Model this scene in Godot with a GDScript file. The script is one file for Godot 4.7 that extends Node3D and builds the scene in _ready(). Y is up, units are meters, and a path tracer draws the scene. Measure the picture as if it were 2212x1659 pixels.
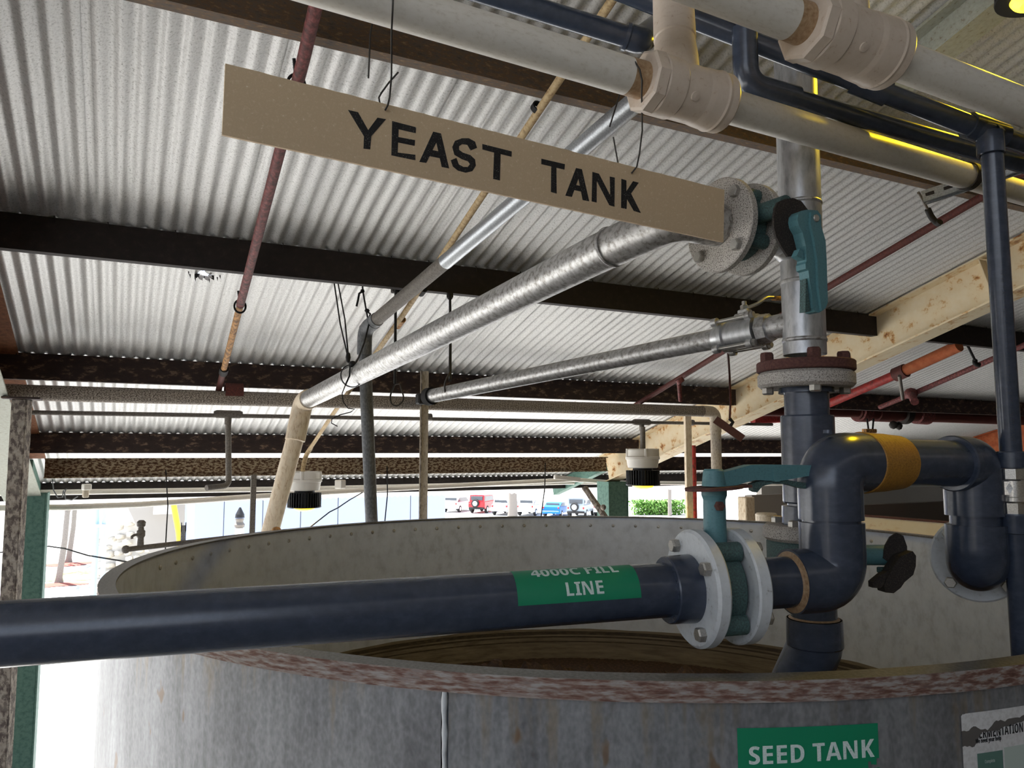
extends Node3D
# A fermentation shed: an open tank, pipework and a corrugated roof, daylight beyond the eaves.
# World: x runs along the purlins, z towards the viewer, y up, the yard at y = 0.

const EYE := 6.1
const ROOF0 := 8.448
const SLOPE := 0.29
var mats := {}
var used := {}

class MB:
	var v := PackedVector3Array()
	var n := PackedVector3Array()
	var uv := PackedVector2Array()
	func tri(a: Vector3, b: Vector3, c: Vector3, na: Vector3, nb: Vector3, nc: Vector3, ua := Vector2.ZERO, ub := Vector2.ZERO, uc := Vector2.ZERO) -> void:
		if (b - a).cross(c - a).dot(na + nb + nc) > 0.0:
			v.append(a); v.append(c); v.append(b)
			n.append(na); n.append(nc); n.append(nb)
			uv.append(ua); uv.append(uc); uv.append(ub)
		else:
			v.append(a); v.append(b); v.append(c)
			n.append(na); n.append(nb); n.append(nc)
			uv.append(ua); uv.append(ub); uv.append(uc)
	func flat(a: Vector3, b: Vector3, c: Vector3, towards: Vector3) -> void:
		var g := (b - a).cross(c - a).normalized()
		if g.dot(towards) < 0.0: g = -g
		tri(a, b, c, g, g, g)
	func quad(a: Vector3, b: Vector3, c: Vector3, d: Vector3, nn: Vector3) -> void:
		tri(a, b, c, nn, nn, nn, Vector2(0, 0), Vector2(1, 0), Vector2(1, 1))
		tri(a, c, d, nn, nn, nn, Vector2(0, 0), Vector2(1, 1), Vector2(0, 1))
	# a box with chamfered edges
	func box(xf: Transform3D, s: Vector3, c := 0.0) -> MB:
		var h := s * 0.5
		c = minf(c, minf(h.x, minf(h.y, h.z)) * 0.9)
		var ax := [Vector3.RIGHT, Vector3.UP, Vector3.BACK]
		for i in 3:
			var u: Vector3 = ax[(i + 1) % 3]; var w: Vector3 = ax[(i + 2) % 3]; var m: Vector3 = ax[i]
			var hu := h[(i + 1) % 3] - c; var hw := h[(i + 2) % 3] - c
			for sg in [-1.0, 1.0]:
				var o: Vector3 = m * h[i] * sg
				quad(xf * (o - u * hu - w * hw), xf * (o + u * hu - w * hw), xf * (o + u * hu + w * hw), xf * (o - u * hu + w * hw), xf.basis * (m * sg))
			if c > 0.0:
				for s1 in [-1.0, 1.0]:
					for s2 in [-1.0, 1.0]:
						var hm := h[i] - c
						var p1: Vector3 = u * s1 * (hu + c) + w * s2 * hw
						var p2: Vector3 = u * s1 * hu + w * s2 * (hw + c)
						quad(xf * (p1 - m * hm), xf * (p1 + m * hm), xf * (p2 + m * hm), xf * (p2 - m * hm), (xf.basis * (u * s1 + w * s2)).normalized())
		if c > 0.0:
			for sx in [-1.0, 1.0]:
				for sy in [-1.0, 1.0]:
					for sz in [-1.0, 1.0]:
						var k := Vector3(sx, sy, sz)
						flat(xf * (Vector3(h.x, h.y - c, h.z - c) * k), xf * (Vector3(h.x - c, h.y, h.z - c) * k), xf * (Vector3(h.x - c, h.y - c, h.z) * k), xf.basis * k)
		return self
	# a profile of [distance along the axis, radius] turned round the axis
	func lathe(at: Vector3, dir: Vector3, prof: Array, seg := 32, sharp := false) -> MB:
		dir = dir.normalized()
		var u := dir.cross(Vector3.UP if absf(dir.y) < 0.9 else Vector3.RIGHT).normalized()
		var w := dir.cross(u)
		for k in prof.size() - 1:
			var t0: float = prof[k][0]; var r0: float = prof[k][1]
			var t1: float = prof[k + 1][0]; var r1: float = prof[k + 1][1]
			var sl := Vector2(t1 - t0, r1 - r0).normalized()
			for j in seg:
				var a0 := TAU * j / seg; var a1 := TAU * (j + 1) / seg
				var e0 := u * cos(a0) + w * sin(a0); var e1 := u * cos(a1) + w * sin(a1)
				var n0 := (e0 * sl.x - dir * sl.y).normalized(); var n1 := (e1 * sl.x - dir * sl.y).normalized()
				if sharp:
					n0 = ((e0 + e1).normalized() * sl.x - dir * sl.y).normalized(); n1 = n0
				var A := at + dir * t0 + e0 * r0; var B := at + dir * t0 + e1 * r0
				var C := at + dir * t1 + e1 * r1; var D := at + dir * t1 + e0 * r1
				if r0 > 0.0: tri(A, B, C, n0, n1, n1)
				if r1 > 0.0: tri(A, C, D, n0, n1, n0)
		return self
	# a round tube along a path; rr may be one radius or one for each point
	func tube(p: Array, rr, seg := 14, caps := true) -> MB:
		var m := p.size()
		var tan: Array = []
		for i in m:
			var d: Vector3 = (p[mini(i + 1, m - 1)] - p[maxi(i - 1, 0)])
			tan.append(d.normalized())
		var u: Vector3 = tan[0].cross(Vector3.UP if absf(tan[0].y) < 0.9 else Vector3.RIGHT).normalized()
		var us: Array = []
		for i in m:
			u = (u - tan[i] * u.dot(tan[i])).normalized()
			us.append(u)
		for i in m - 1:
			var r0: float = rr if rr is float else rr[i]
			var r1: float = rr if rr is float else rr[i + 1]
			var u0: Vector3 = us[i]; var w0: Vector3 = tan[i].cross(u0)
			var u1: Vector3 = us[i + 1]; var w1: Vector3 = tan[i + 1].cross(u1)
			for j in seg:
				var a0 := TAU * j / seg; var a1 := TAU * (j + 1) / seg
				var e00 := u0 * cos(a0) + w0 * sin(a0); var e01 := u0 * cos(a1) + w0 * sin(a1)
				var e10 := u1 * cos(a0) + w1 * sin(a0); var e11 := u1 * cos(a1) + w1 * sin(a1)
				tri(p[i] + e00 * r0, p[i] + e01 * r0, p[i + 1] + e11 * r1, e00, e01, e11)
				tri(p[i] + e00 * r0, p[i + 1] + e11 * r1, p[i + 1] + e10 * r1, e00, e11, e10)
		if caps:
			for e in [0, m - 1]:
				var d: Vector3 = tan[e] * (-1.0 if e == 0 else 1.0)
				var r: float = rr if rr is float else rr[e]
				var w: Vector3 = tan[e].cross(us[e])
				for j in seg:
					var a0 := TAU * j / seg; var a1 := TAU * (j + 1) / seg
					tri(p[e], p[e] + (us[e] * cos(a0) + w * sin(a0)) * r, p[e] + (us[e] * cos(a1) + w * sin(a1)) * r, d, d, d)
		return self
	# a flat outline (x, y) given thickness along z, centred on z = 0
	func prism(poly: PackedVector2Array, depth: float, xf: Transform3D) -> MB:
		var ix := Geometry2D.triangulate_polygon(poly)
		var f := xf.basis * Vector3(0, 0, 1)
		for k in range(0, ix.size(), 3):
			for s in [-0.5, 0.5]:
				var z: float = depth * s
				var nn: Vector3 = f.normalized() * signf(s)
				var a := poly[ix[k]]; var b := poly[ix[k + 1]]; var c := poly[ix[k + 2]]
				tri(xf * Vector3(a.x, a.y, z), xf * Vector3(b.x, b.y, z), xf * Vector3(c.x, c.y, z), nn, nn, nn)
		var cw := 1.0 if Geometry2D.is_polygon_clockwise(poly) else -1.0
		for k in poly.size():
			var a := poly[k]; var b := poly[(k + 1) % poly.size()]
			var e := (b - a)
			if e.length() < 1e-6: continue
			var o := (xf.basis * Vector3(-e.y, e.x, 0)).normalized() * cw
			var h := depth * 0.5
			quad(xf * Vector3(a.x, a.y, -h), xf * Vector3(b.x, b.y, -h), xf * Vector3(b.x, b.y, h), xf * Vector3(a.x, a.y, h), o)
		return self
	# an outline already standing in space, thickened along t
	func slab(pts: Array, t: Vector3) -> MB:
		var o: Vector3 = pts[0]
		var far: Vector3 = pts[1]
		for q in pts:
			if (q - o).length() > (far - o).length(): far = q
		var nn := t.normalized()
		var ex: Vector3 = (far - o); ex = (ex - nn * ex.dot(nn)).normalized()
		var ey := nn.cross(ex)
		var poly := PackedVector2Array()
		for q in pts: poly.append(Vector2((q - o).dot(ex), (q - o).dot(ey)))
		return prism(poly, t.length(), Transform3D(Basis(ex, ey, nn), o))
	func ball(c: Vector3, r: Vector3, seg := 14) -> MB:
		var rings := seg / 2
		for i in rings:
			for j in seg:
				var q: Array = []
				for k in [[i, j], [i + 1, j], [i + 1, j + 1], [i, j + 1]]:
					var th: float = PI * k[0] / rings; var ph: float = TAU * k[1] / seg
					q.append(Vector3(sin(th) * cos(ph), cos(th), sin(th) * sin(ph)))
				tri(c + q[0] * r, c + q[1] * r, c + q[2] * r, q[0], q[1], q[2])
				tri(c + q[0] * r, c + q[2] * r, c + q[3] * r, q[0], q[2], q[3])
		return self
	# lettering, laid out flat from (0, 0) at the left end of the baseline, then put in space by f(x, y, z)
	func lettering(text: String, height: float, width: float, f: Callable, bold := true, depth := 0.0006, step := 10.0) -> MB:
		var tm := TextMesh.new()
		var sf := SystemFont.new()
		sf.font_names = PackedStringArray(["Droid Sans"])
		sf.font_weight = 700 if bold else 400
		tm.font = sf; tm.text = text; tm.font_size = 48; tm.pixel_size = 0.01; tm.depth = 0.01; tm.curve_step = 2.0
		tm.horizontal_alignment = HORIZONTAL_ALIGNMENT_LEFT
		var arr := tm.get_mesh_arrays()
		var pv: PackedVector3Array = arr[Mesh.ARRAY_VERTEX]; var pn: PackedVector3Array = arr[Mesh.ARRAY_NORMAL]
		var pi = arr[Mesh.ARRAY_INDEX]
		var lo := Vector3(1e9, 1e9, 1e9); var hi := -lo
		for q in pv:
			lo = lo.min(q); hi = hi.max(q)
		var ext := hi - lo
		var ids: Array = []
		if pi == null or pi.size() == 0:
			for k in pv.size(): ids.append(k)
		else:
			for k in pi: ids.append(k)
		for k in range(0, ids.size(), 3):
			var Q: Array = []
			for j in 3:
				var q := pv[ids[k + j]]
				Q.append(Vector3((q.x - lo.x) / ext.x * width, (q.y - lo.y) / ext.y * height, (q.z - lo.z) / ext.z * depth))
			_lay(Q[0], Q[1], Q[2], f, step, 0)
		return self
	func _lay(a: Vector3, b: Vector3, c: Vector3, f: Callable, step: float, deep: int) -> void:
		var ab := (b - a).length(); var bc := (c - b).length(); var ca := (a - c).length()
		if deep < 6 and maxf(ab, maxf(bc, ca)) > step:
			if ab >= bc and ab >= ca:
				var m := (a + b) * 0.5
				_lay(a, m, c, f, step, deep + 1); _lay(m, b, c, f, step, deep + 1)
			elif bc >= ca:
				var m := (b + c) * 0.5
				_lay(a, b, m, f, step, deep + 1); _lay(a, m, c, f, step, deep + 1)
			else:
				var m := (c + a) * 0.5
				_lay(a, b, m, f, step, deep + 1); _lay(m, b, c, f, step, deep + 1)
			return
		var A: Vector3 = f.call(a.x, a.y, a.z); var B: Vector3 = f.call(b.x, b.y, b.z); var C: Vector3 = f.call(c.x, c.y, c.z)
		var g := (B - A).cross(C - A)
		if g.length() < 1e-14: return
		# fronts run clockwise, so the outside is against the cross product
		g = -g.normalized()
		tri(A, B, C, g, g, g)
	func mesh(shift := Vector3.ZERO) -> ArrayMesh:
		var m := ArrayMesh.new()
		var arr := []
		arr.resize(Mesh.ARRAY_MAX)
		if shift != Vector3.ZERO:
			for i in v.size(): v[i] -= shift
		arr[Mesh.ARRAY_VERTEX] = v; arr[Mesh.ARRAY_NORMAL] = n; arr[Mesh.ARRAY_TEX_UV] = uv
		m.add_surface_from_arrays(Mesh.PRIMITIVE_TRIANGLES, arr)
		return m

func numbered(called: String) -> String:
	var k: int = used.get(called, 0)
	used[called] = k + 1
	return called if k == 0 else "%s_%03d" % [called, k]

func thing(called: String, label: String, category: String, at := Vector3.ZERO, group := "") -> Node3D:
	var o := Node3D.new()
	o.name = numbered(called); add_child(o)
	o.position = at
	o.set_meta("label", label); o.set_meta("category", category)
	if group: o.set_meta("group", group)
	return o

func setting(called: String, label := "") -> Node3D:
	var o := Node3D.new()
	o.name = called; add_child(o)
	o.set_meta("kind", "structure")
	if label: o.set_meta("label", label)
	return o

# a part: its shape is built in world coordinates and stored relative to its parent
func part(parent: Node, called: String, b: MB, m: Material, label := "") -> MeshInstance3D:
	var o := MeshInstance3D.new()
	o.name = called
	o.mesh = b.mesh(origin_of(parent))
	o.material_override = m
	o.cast_shadow = GeometryInstance3D.SHADOW_CASTING_SETTING_ON
	parent.add_child(o, true)
	if label: o.set_meta("label", label)
	return o

func origin_of(nd: Node) -> Vector3:
	var p := Vector3.ZERO
	var k := nd
	while k != self and k is Node3D:
		p += (k as Node3D).position
		k = k.get_parent()
	return p

func single(called: String, label: String, category: String, b: MB, m: Material, at := Vector3.ZERO, group := "") -> MeshInstance3D:
	var o := MeshInstance3D.new()
	o.name = numbered(called); add_child(o)
	o.mesh = b.mesh(at); o.position = at
	o.material_override = m
	o.set_meta("label", label); o.set_meta("category", category)
	if group: o.set_meta("group", group)
	return o

# corners of a path rounded into arcs of about the given radius
func bend(p: Array, radius: float, steps := 8) -> Array:
	var out: Array = [p[0]]
	for i in range(1, p.size() - 1):
		var a: Vector3 = p[i - 1]; var b: Vector3 = p[i]; var c: Vector3 = p[i + 1]
		var l := minf(radius, minf((a - b).length(), (c - b).length()) * 0.49)
		var s := b + (a - b).normalized() * l
		var e := b + (c - b).normalized() * l
		for k in steps + 1:
			var t := float(k) / steps
			out.append(s.lerp(b, t).lerp(b.lerp(e, t), t))
	out.append(p[-1])
	return out

func roof_y(z: float) -> float: return ROOF0 + SLOPE * z

# a hexagon bolt head or nut standing on a face
func hexhead(b: MB, at: Vector3, dir: Vector3, r: float, h: float) -> MB:
	return b.lathe(at, dir, [[0.0, r], [h * 0.8, r], [h, r * 0.85], [h, 0.0]], 6, true)

func frame(at: Vector3, x: Vector3, y: Vector3) -> Transform3D:
	var z := x.cross(y).normalized()
	return Transform3D(Basis(x.normalized(), z.cross(x).normalized(), z), at)

func basis_along(dir: Vector3, at: Vector3) -> Transform3D:   # local z along dir, local y as upright as can be
	var z := dir.normalized()
	var x := (Vector3.UP if absf(z.y) < 0.95 else Vector3.RIGHT).cross(z).normalized()
	return Transform3D(Basis(x, z.cross(x), z), at)

func noise_tex(freq: float, cols: Array, offs: Array, sd := 1, oct := 5, kind := FastNoiseLite.TYPE_SIMPLEX_SMOOTH, size := 512) -> NoiseTexture2D:
	var nz := FastNoiseLite.new()
	nz.seed = sd; nz.frequency = freq; nz.fractal_octaves = oct + 1; nz.noise_type = kind
	nz.fractal_gain = 0.66; nz.fractal_lacunarity = 2.15
	if kind == FastNoiseLite.TYPE_CELLULAR:
		nz.cellular_return_type = FastNoiseLite.RETURN_DISTANCE
	var g := Gradient.new()
	g.offsets = PackedFloat32Array(offs); g.colors = PackedColorArray(cols)
	var t := NoiseTexture2D.new()
	t.width = size; t.height = size; t.seamless = true; t.noise = nz; t.color_ramp = g; t.generate_mipmaps = false
	return t

func mat(called: String, col: Color, rough := 0.6, metal := 0.0) -> StandardMaterial3D:
	var m := StandardMaterial3D.new()
	m.resource_name = called
	m.albedo_color = col; m.roughness = rough; m.metallic = metal
	mats[called] = m
	return m

func worn(called: String, rough: float, metal: float, freq: float, cols: Array, offs: Array, scale := Vector3.ONE, sd := 1, oct := 5, kind := FastNoiseLite.TYPE_SIMPLEX_SMOOTH) -> StandardMaterial3D:
	var m := mat(called, Color.WHITE, rough, metal)
	m.albedo_texture = noise_tex(freq, cols, offs, sd, oct, kind)
	m.uv1_triplanar = true; m.uv1_world_triplanar = true; m.uv1_scale = scale
	return m

func relief(m: StandardMaterial3D, freq: float, cm: float, sd := 7) -> void:
	m.heightmap_enabled = true
	m.heightmap_scale = cm
	m.heightmap_texture = noise_tex(freq, [Color.BLACK, Color.WHITE], [0.2, 0.8], sd, 4)

func _ready() -> void:
	set_light()
	make_materials()
	make_roof()
	make_frame()
	make_yard()
	make_tank()
	make_riser()
	make_fill_line()
	make_transfer_bend()
	make_side_pipes()
	make_sign()
	make_overhead_pipes()
	make_roof_pipes()
	make_lamps()
	make_posts()
	make_background()
	make_cars()

func set_light() -> void:
	var cam := Camera3D.new()
	cam.name = "camera"
	add_child(cam)
	cam.fov = 53.1025
	cam.position = Vector3(0, EYE, 0)
	cam.rotation_degrees = Vector3(5.1633, -26.7000, 0)
	cam.near = 0.05; cam.far = 600.0
	cam.current = true

	var sky_mat := ProceduralSkyMaterial.new()
	sky_mat.sky_top_color = Color(0.74, 0.8, 0.9)
	sky_mat.sky_horizon_color = Color(0.93, 0.95, 0.98)
	sky_mat.ground_horizon_color = Color(0.85, 0.84, 0.80)
	sky_mat.ground_bottom_color = Color(0.7, 0.68, 0.64)
	sky_mat.sky_curve = 0.2
	var sky := Sky.new()
	sky.sky_material = sky_mat
	var e := Environment.new()
	e.background_mode = Environment.BG_SKY
	e.sky = sky
	e.background_energy_multiplier = 2.6
	e.tonemap_mode = Environment.TONE_MAPPER_LINEAR
	e.tonemap_exposure = 0.95
	e.sdfgi_enabled = true; e.ssao_enabled = true; e.ssil_enabled = true
	var we := WorldEnvironment.new()
	we.name = "environment"
	we.environment = e
	add_child(we)

	var sun := DirectionalLight3D.new()
	sun.name = "sun"
	add_child(sun)
	sun.rotation_degrees = Vector3(-66, -150, 0)
	sun.light_color = Color(1.0, 0.985, 0.96)
	sun.light_energy = 8.0
	sun.light_angular_distance = 0.6
	sun.shadow_enabled = true

func make_materials() -> void:
	var C := func(r: int, g: int, b: int) -> Color: return Color8(r, g, b)
	var m := worn("roof_metal", 0.48, 0.3, 0.1, [C.call(112, 110, 106), C.call(186, 185, 182), C.call(218, 218, 217), C.call(228, 228, 227), C.call(206, 204, 200)], [0.12, 0.27, 0.4, 0.6, 1.0], Vector3(1.6, 1.6, 1.6), 3)
	m.roughness_texture = noise_tex(0.09, [Color(0.5, 0.5, 0.5), Color(0.75, 0.75, 0.75)], [0.3, 0.7], 5)
	m.roughness = 0.8
	worn("purlin_black", 0.85, 0.0, 0.02, [C.call(30, 25, 24), C.call(40, 33, 31), C.call(62, 50, 46)], [0.0, 0.6, 1.0], Vector3(1.5, 1.5, 1.5), 11)
	worn("purlin_rust", 0.85, 0.0, 0.02, [C.call(40, 31, 29), C.call(58, 44, 39), C.call(104, 84, 70), C.call(150, 132, 110)], [0.0, 0.6, 0.72, 1.0], Vector3(0.7, 1.4, 1.4), 13)
	worn("purlin_brown", 0.8, 0.0, 0.03, [C.call(60, 50, 44), C.call(92, 78, 64), C.call(96, 72, 50), C.call(150, 124, 88)], [0.0, 0.4, 0.6, 1.0], Vector3(1.2, 3, 3), 17)
	worn("beam_spotted", 0.8, 0.0, 0.05, [C.call(64, 42, 26), C.call(96, 64, 38), C.call(176, 158, 128), C.call(198, 184, 158)], [0.1, 0.42, 0.54, 1.0], Vector3(0.8, 1.6, 1.6), 19)
	worn("cream_rust", 0.75, 0.0, 0.016, [C.call(120, 72, 36), C.call(190, 140, 84), C.call(226, 208, 172), C.call(232, 220, 194)], [0.1, 0.2, 0.36, 1.0], Vector3(0.6, 0.6, 0.6), 23)
	worn("rafter_grey", 0.8, 0.0, 0.05, [C.call(110, 84, 56), C.call(170, 172, 160), C.call(186, 192, 182)], [0.0, 0.3, 1.0], Vector3(1.5, 1.5, 1.5), 29)
	worn("rafter_rust", 0.85, 0.0, 0.03, [C.call(84, 50, 32), C.call(130, 82, 50), C.call(150, 104, 70)], [0.0, 0.5, 1.0], Vector3(1.5, 1.5, 1.5), 31)
	worn("orange_rust", 0.85, 0.0, 0.02, [C.call(140, 72, 40), C.call(176, 92, 52), C.call(190, 120, 78)], [0.0, 0.5, 1.0], Vector3(1, 1, 1), 37)
	worn("green_paint", 0.7, 0.0, 0.02, [C.call(60, 92, 84), C.call(86, 122, 110), C.call(100, 132, 118)], [0.0, 0.5, 1.0], Vector3(2, 2, 2), 41)
	worn("post_peeled", 0.85, 0.0, 0.016, [C.call(66, 58, 54), C.call(92, 82, 76), C.call(150, 140, 128), C.call(176, 168, 156)], [0.0, 0.46, 0.54, 1.0], Vector3(3, 1.6, 3), 43)
	worn("post_white", 0.8, 0.0, 0.03, [C.call(96, 80, 66), C.call(190, 178, 160), C.call(222, 214, 200)], [0.0, 0.36, 1.0], Vector3(4, 1.6, 4), 47)
	worn("post_cream", 0.7, 0.0, 0.03, [C.call(168, 138, 104), C.call(220, 202, 174), C.call(232, 220, 198)], [0.12, 0.4, 0.9], Vector3(2.5, 0.8, 2.5), 53)
	m = worn("stainless", 0.36, 0.75, 0.02, [C.call(150, 150, 150), C.call(186, 187, 188), C.call(206, 207, 208)], [0.0, 0.5, 1.0], Vector3(5, 1.3, 5), 59)
	m = worn("stainless_dirty", 0.42, 0.6, 0.03, [C.call(96, 90, 82), C.call(150, 147, 142), C.call(188, 187, 185), C.call(204, 204, 203)], [0.1, 0.36, 0.52, 1.0], Vector3(2.5, 2.5, 2.5), 61)
	worn("galvanised", 0.4, 0.65, 0.04, [C.call(150, 154, 158), C.call(190, 194, 198)], [0.3, 0.7], Vector3(5, 5, 5), 67)
	worn("conduit_grey", 0.7, 0.2, 0.03, [C.call(66, 62, 58), C.call(120, 114, 106), C.call(140, 134, 126)], [0.0, 0.5, 1.0], Vector3(4, 4, 4), 71)
	worn("pipe_dark_grey", 0.6, 0.0, 0.03, [C.call(84, 86, 88), C.call(118, 121, 124)], [0.3, 0.7], Vector3(5, 2, 5), 73)
	worn("main_dirty", 0.8, 0.0, 0.05, [C.call(44, 38, 34), C.call(92, 82, 74), C.call(176, 166, 154), C.call(196, 188, 178)], [0.0, 0.44, 0.56, 1.0], Vector3(3, 5, 5), 79)
	worn("red_rust", 0.7, 0.0, 0.05, [C.call(44, 30, 28), C.call(92, 46, 44), C.call(128, 62, 60), C.call(160, 104, 98)], [0.1, 0.42, 0.62, 0.9], Vector3(1.4, 1.4, 1.4), 83)
	worn("red_paint", 0.55, 0.0, 0.04, [C.call(90, 36, 26), C.call(166, 42, 40), C.call(190, 70, 54)], [0.15, 0.5, 0.9], Vector3(1, 1, 1), 89)
	worn("red_dark", 0.7, 0.0, 0.04, [C.call(46, 24, 20), C.call(86, 36, 30), C.call(120, 58, 46)], [0.0, 0.5, 1.0], Vector3(3, 3, 3), 97)
	worn("pipe_cream", 0.7, 0.0, 0.05, [C.call(112, 84, 56), C.call(186, 160, 116), C.call(206, 186, 150)], [0.1, 0.45, 0.9], Vector3(1.4, 1.4, 1.4), 101)
	worn("pipe_orange", 0.75, 0.0, 0.04, [C.call(64, 50, 40), C.call(120, 84, 48), C.call(196, 142, 80), C.call(206, 166, 112)], [0.1, 0.4, 0.55, 1.0], Vector3(1.2, 1.2, 1.2), 103)
	m = worn("pvc_blue", 0.24, 0.0, 0.02, [C.call(47, 55, 69), C.call(57, 66, 82), C.call(69, 77, 94)], [0.0, 0.6, 1.0], Vector3(2, 3, 2), 107)
	m.clearcoat_enabled = true; m.clearcoat = 0.3; m.clearcoat_roughness = 0.25
	m = worn("pvc_white", 0.38, 0.0, 0.03, [C.call(196, 188, 172), C.call(222, 217, 206), C.call(228, 224, 215)], [0.0, 0.4, 1.0], Vector3(2, 5, 5), 109)
	m = worn("pvc_beige", 0.36, 0.0, 0.02, [C.call(150, 112, 80), C.call(206, 190, 172), C.call(214, 200, 184)], [0.0, 0.24, 1.0], Vector3(4, 4, 4), 113)
	worn("flange_speckled", 0.6, 0.1, 0.14, [C.call(52, 46, 42), C.call(110, 102, 94), C.call(186, 180, 171), C.call(196, 191, 183)], [0.2, 0.32, 0.42, 1.0], Vector3(3, 3, 3), 127)
	worn("flange_pale", 0.5, 0.0, 0.03, [C.call(86, 82, 78), C.call(176, 178, 178), C.call(196, 200, 202), C.call(210, 214, 216)], [0.1, 0.2, 0.34, 1.0], Vector3(2.2, 2.2, 2.2), 131)
	worn("rust_plate", 0.85, 0.1, 0.04, [C.call(66, 40, 36), C.call(92, 58, 52), C.call(120, 80, 66)], [0.0, 0.5, 1.0], Vector3(5, 5, 5), 137)
	worn("notch_black", 0.8, 0.1, 0.06, [C.call(30, 26, 24), C.call(48, 42, 38), C.call(120, 110, 98)], [0.0, 0.6, 1.0], Vector3(6, 6, 6), 139)
	worn("teal_paint", 0.45, 0.0, 0.05, [C.call(52, 84, 88), C.call(84, 128, 134), C.call(92, 138, 144)], [0.0, 0.3, 1.0], Vector3(5, 5, 5), 149)
	worn("teal_dirty", 0.65, 0.0, 0.06, [C.call(40, 42, 38), C.call(64, 86, 84), C.call(96, 138, 134)], [0.0, 0.42, 1.0], Vector3(6, 6, 6), 151)
	worn("bolt_steel", 0.35, 0.7, 0.1, [C.call(150, 146, 138), C.call(200, 198, 192)], [0.3, 0.7], Vector3(9, 9, 9), 157)
	m = worn("sign_tan", 0.7, 0.0, 0.03, [C.call(240, 234, 222), C.call(214, 192, 160), C.call(202, 178, 144), C.call(212, 188, 154)], [0.13, 0.16, 0.5, 1.0], Vector3(5, 5, 5), 163)
	worn("letter_black", 0.6, 0.0, 0.09, [C.call(230, 226, 214), C.call(16, 15, 16), C.call(22, 20, 20)], [0.21, 0.235, 1.0], Vector3(6, 6, 6), 167)
	worn("glue_amber", 0.5, 0.0, 0.03, [C.call(132, 98, 66), C.call(168, 138, 104), C.call(192, 170, 140)], [0.0, 0.5, 1.0], Vector3(5, 5, 5), 171)
	mat("wire_dark", Color8(60, 56, 52), 0.5, 0.4)
	mat("cord_black", Color8(24, 22, 22), 0.8)
	worn("tape_brown", 0.6, 0.0, 0.04, [C.call(112, 76, 30), C.call(166, 118, 44), C.call(184, 136, 58)], [0.0, 0.5, 1.0], Vector3(5, 9, 5), 173)
	mat("label_green", Color8(10, 130, 92), 0.45)
	worn("label_white", 0.5, 0.0, 0.06, [C.call(70, 130, 108), C.call(206, 222, 218), C.call(222, 234, 230)], [0.2, 0.26, 1.0], Vector3(8, 8, 8), 179)
	worn("paper", 0.7, 0.0, 0.03, [C.call(196, 195, 193), C.call(212, 212, 211)], [0.3, 0.6], Vector3(4, 4, 4), 181)
	mat("paper_torn", Color8(92, 88, 84), 0.9)
	mat("print_black", Color8(26, 26, 28), 0.6)
	mat("print_green", Color8(88, 122, 112), 0.6)
	mat("print_pale", Color8(176, 190, 182), 0.6)
	mat("print_dim", Color8(40, 46, 58), 0.6)
	worn("chrome", 0.2, 0.9, 0.05, [C.call(180, 178, 172), C.call(216, 214, 210)], [0.3, 0.7], Vector3(9, 9, 9), 191)
	mat("lamp_white", Color8(212, 208, 200), 0.55)
	mat("lamp_black", Color8(26, 27, 30), 0.5, 0.2)
	m = mat("lamp_glow", Color8(250, 240, 150), 0.4)
	m.emission_enabled = true; m.emission = Color(1.0, 0.86, 0.12); m.emission_energy_multiplier = 4.0
	worn("concrete", 0.9, 0.0, 0.02, [C.call(190, 189, 187), C.call(206, 206, 205)], [0.3, 0.7], Vector3(0.4, 0.4, 0.4), 193)
	worn("deck", 0.9, 0.0, 0.02, [C.call(112, 110, 106), C.call(136, 133, 128)], [0.3, 0.7], Vector3(0.6, 0.6, 0.6), 197)
	mat("wall_grey", Color8(150, 146, 140), 0.9)
	mat("wall_dark", Color8(96, 88, 80), 0.9)
	mat("wall_blue", Color8(150, 163, 196), 0.7)
	mat("blue_pipe", Color8(158, 184, 214), 0.6)
	mat("yellow_paint", Color8(232, 184, 62), 0.6)
	worn("bark", 0.95, 0.0, 0.05, [C.call(84, 78, 74), C.call(128, 122, 116), C.call(150, 144, 138)], [0.0, 0.5, 1.0], Vector3(2, 0.6, 2), 199)
	worn("grass", 0.95, 0.0, 0.05, [C.call(96, 140, 66), C.call(130, 168, 88), C.call(190, 196, 130)], [0.0, 0.5, 1.0], Vector3(0.5, 0.5, 0.5), 211)
	worn("mulch", 0.95, 0.0, 0.08, [C.call(120, 60, 52), C.call(160, 92, 80)], [0.3, 0.7], Vector3(1, 1, 1), 223)
	worn("stone", 0.9, 0.0, 0.03, [C.call(150, 142, 130), C.call(196, 190, 178), C.call(206, 186, 140)], [0.0, 0.6, 1.0], Vector3(0.6, 0.6, 0.6), 227)
	mat("mortar", Color8(206, 202, 194), 0.95)
	worn("leaf", 0.7, 0.0, 0.06, [C.call(74, 120, 50), C.call(120, 160, 74)], [0.3, 0.7], Vector3(0.6, 0.6, 0.6), 229)
	mat("car_red", Color8(196, 24, 40), 0.3)
	mat("car_white", Color8(222, 224, 226), 0.3)
	mat("car_silver", Color8(170, 176, 184), 0.3, 0.3)
	mat("car_blue", Color8(20, 110, 210), 0.3)
	mat("car_grey", Color8(150, 162, 172), 0.35, 0.2)
	mat("car_glass", Color8(60, 68, 78), 0.1)
	mat("tyre", Color8(40, 40, 42), 0.9)
	mat("rim_white", Color8(200, 202, 204), 0.4, 0.3)
	mat("tail_light", Color8(170, 30, 30), 0.4)

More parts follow.
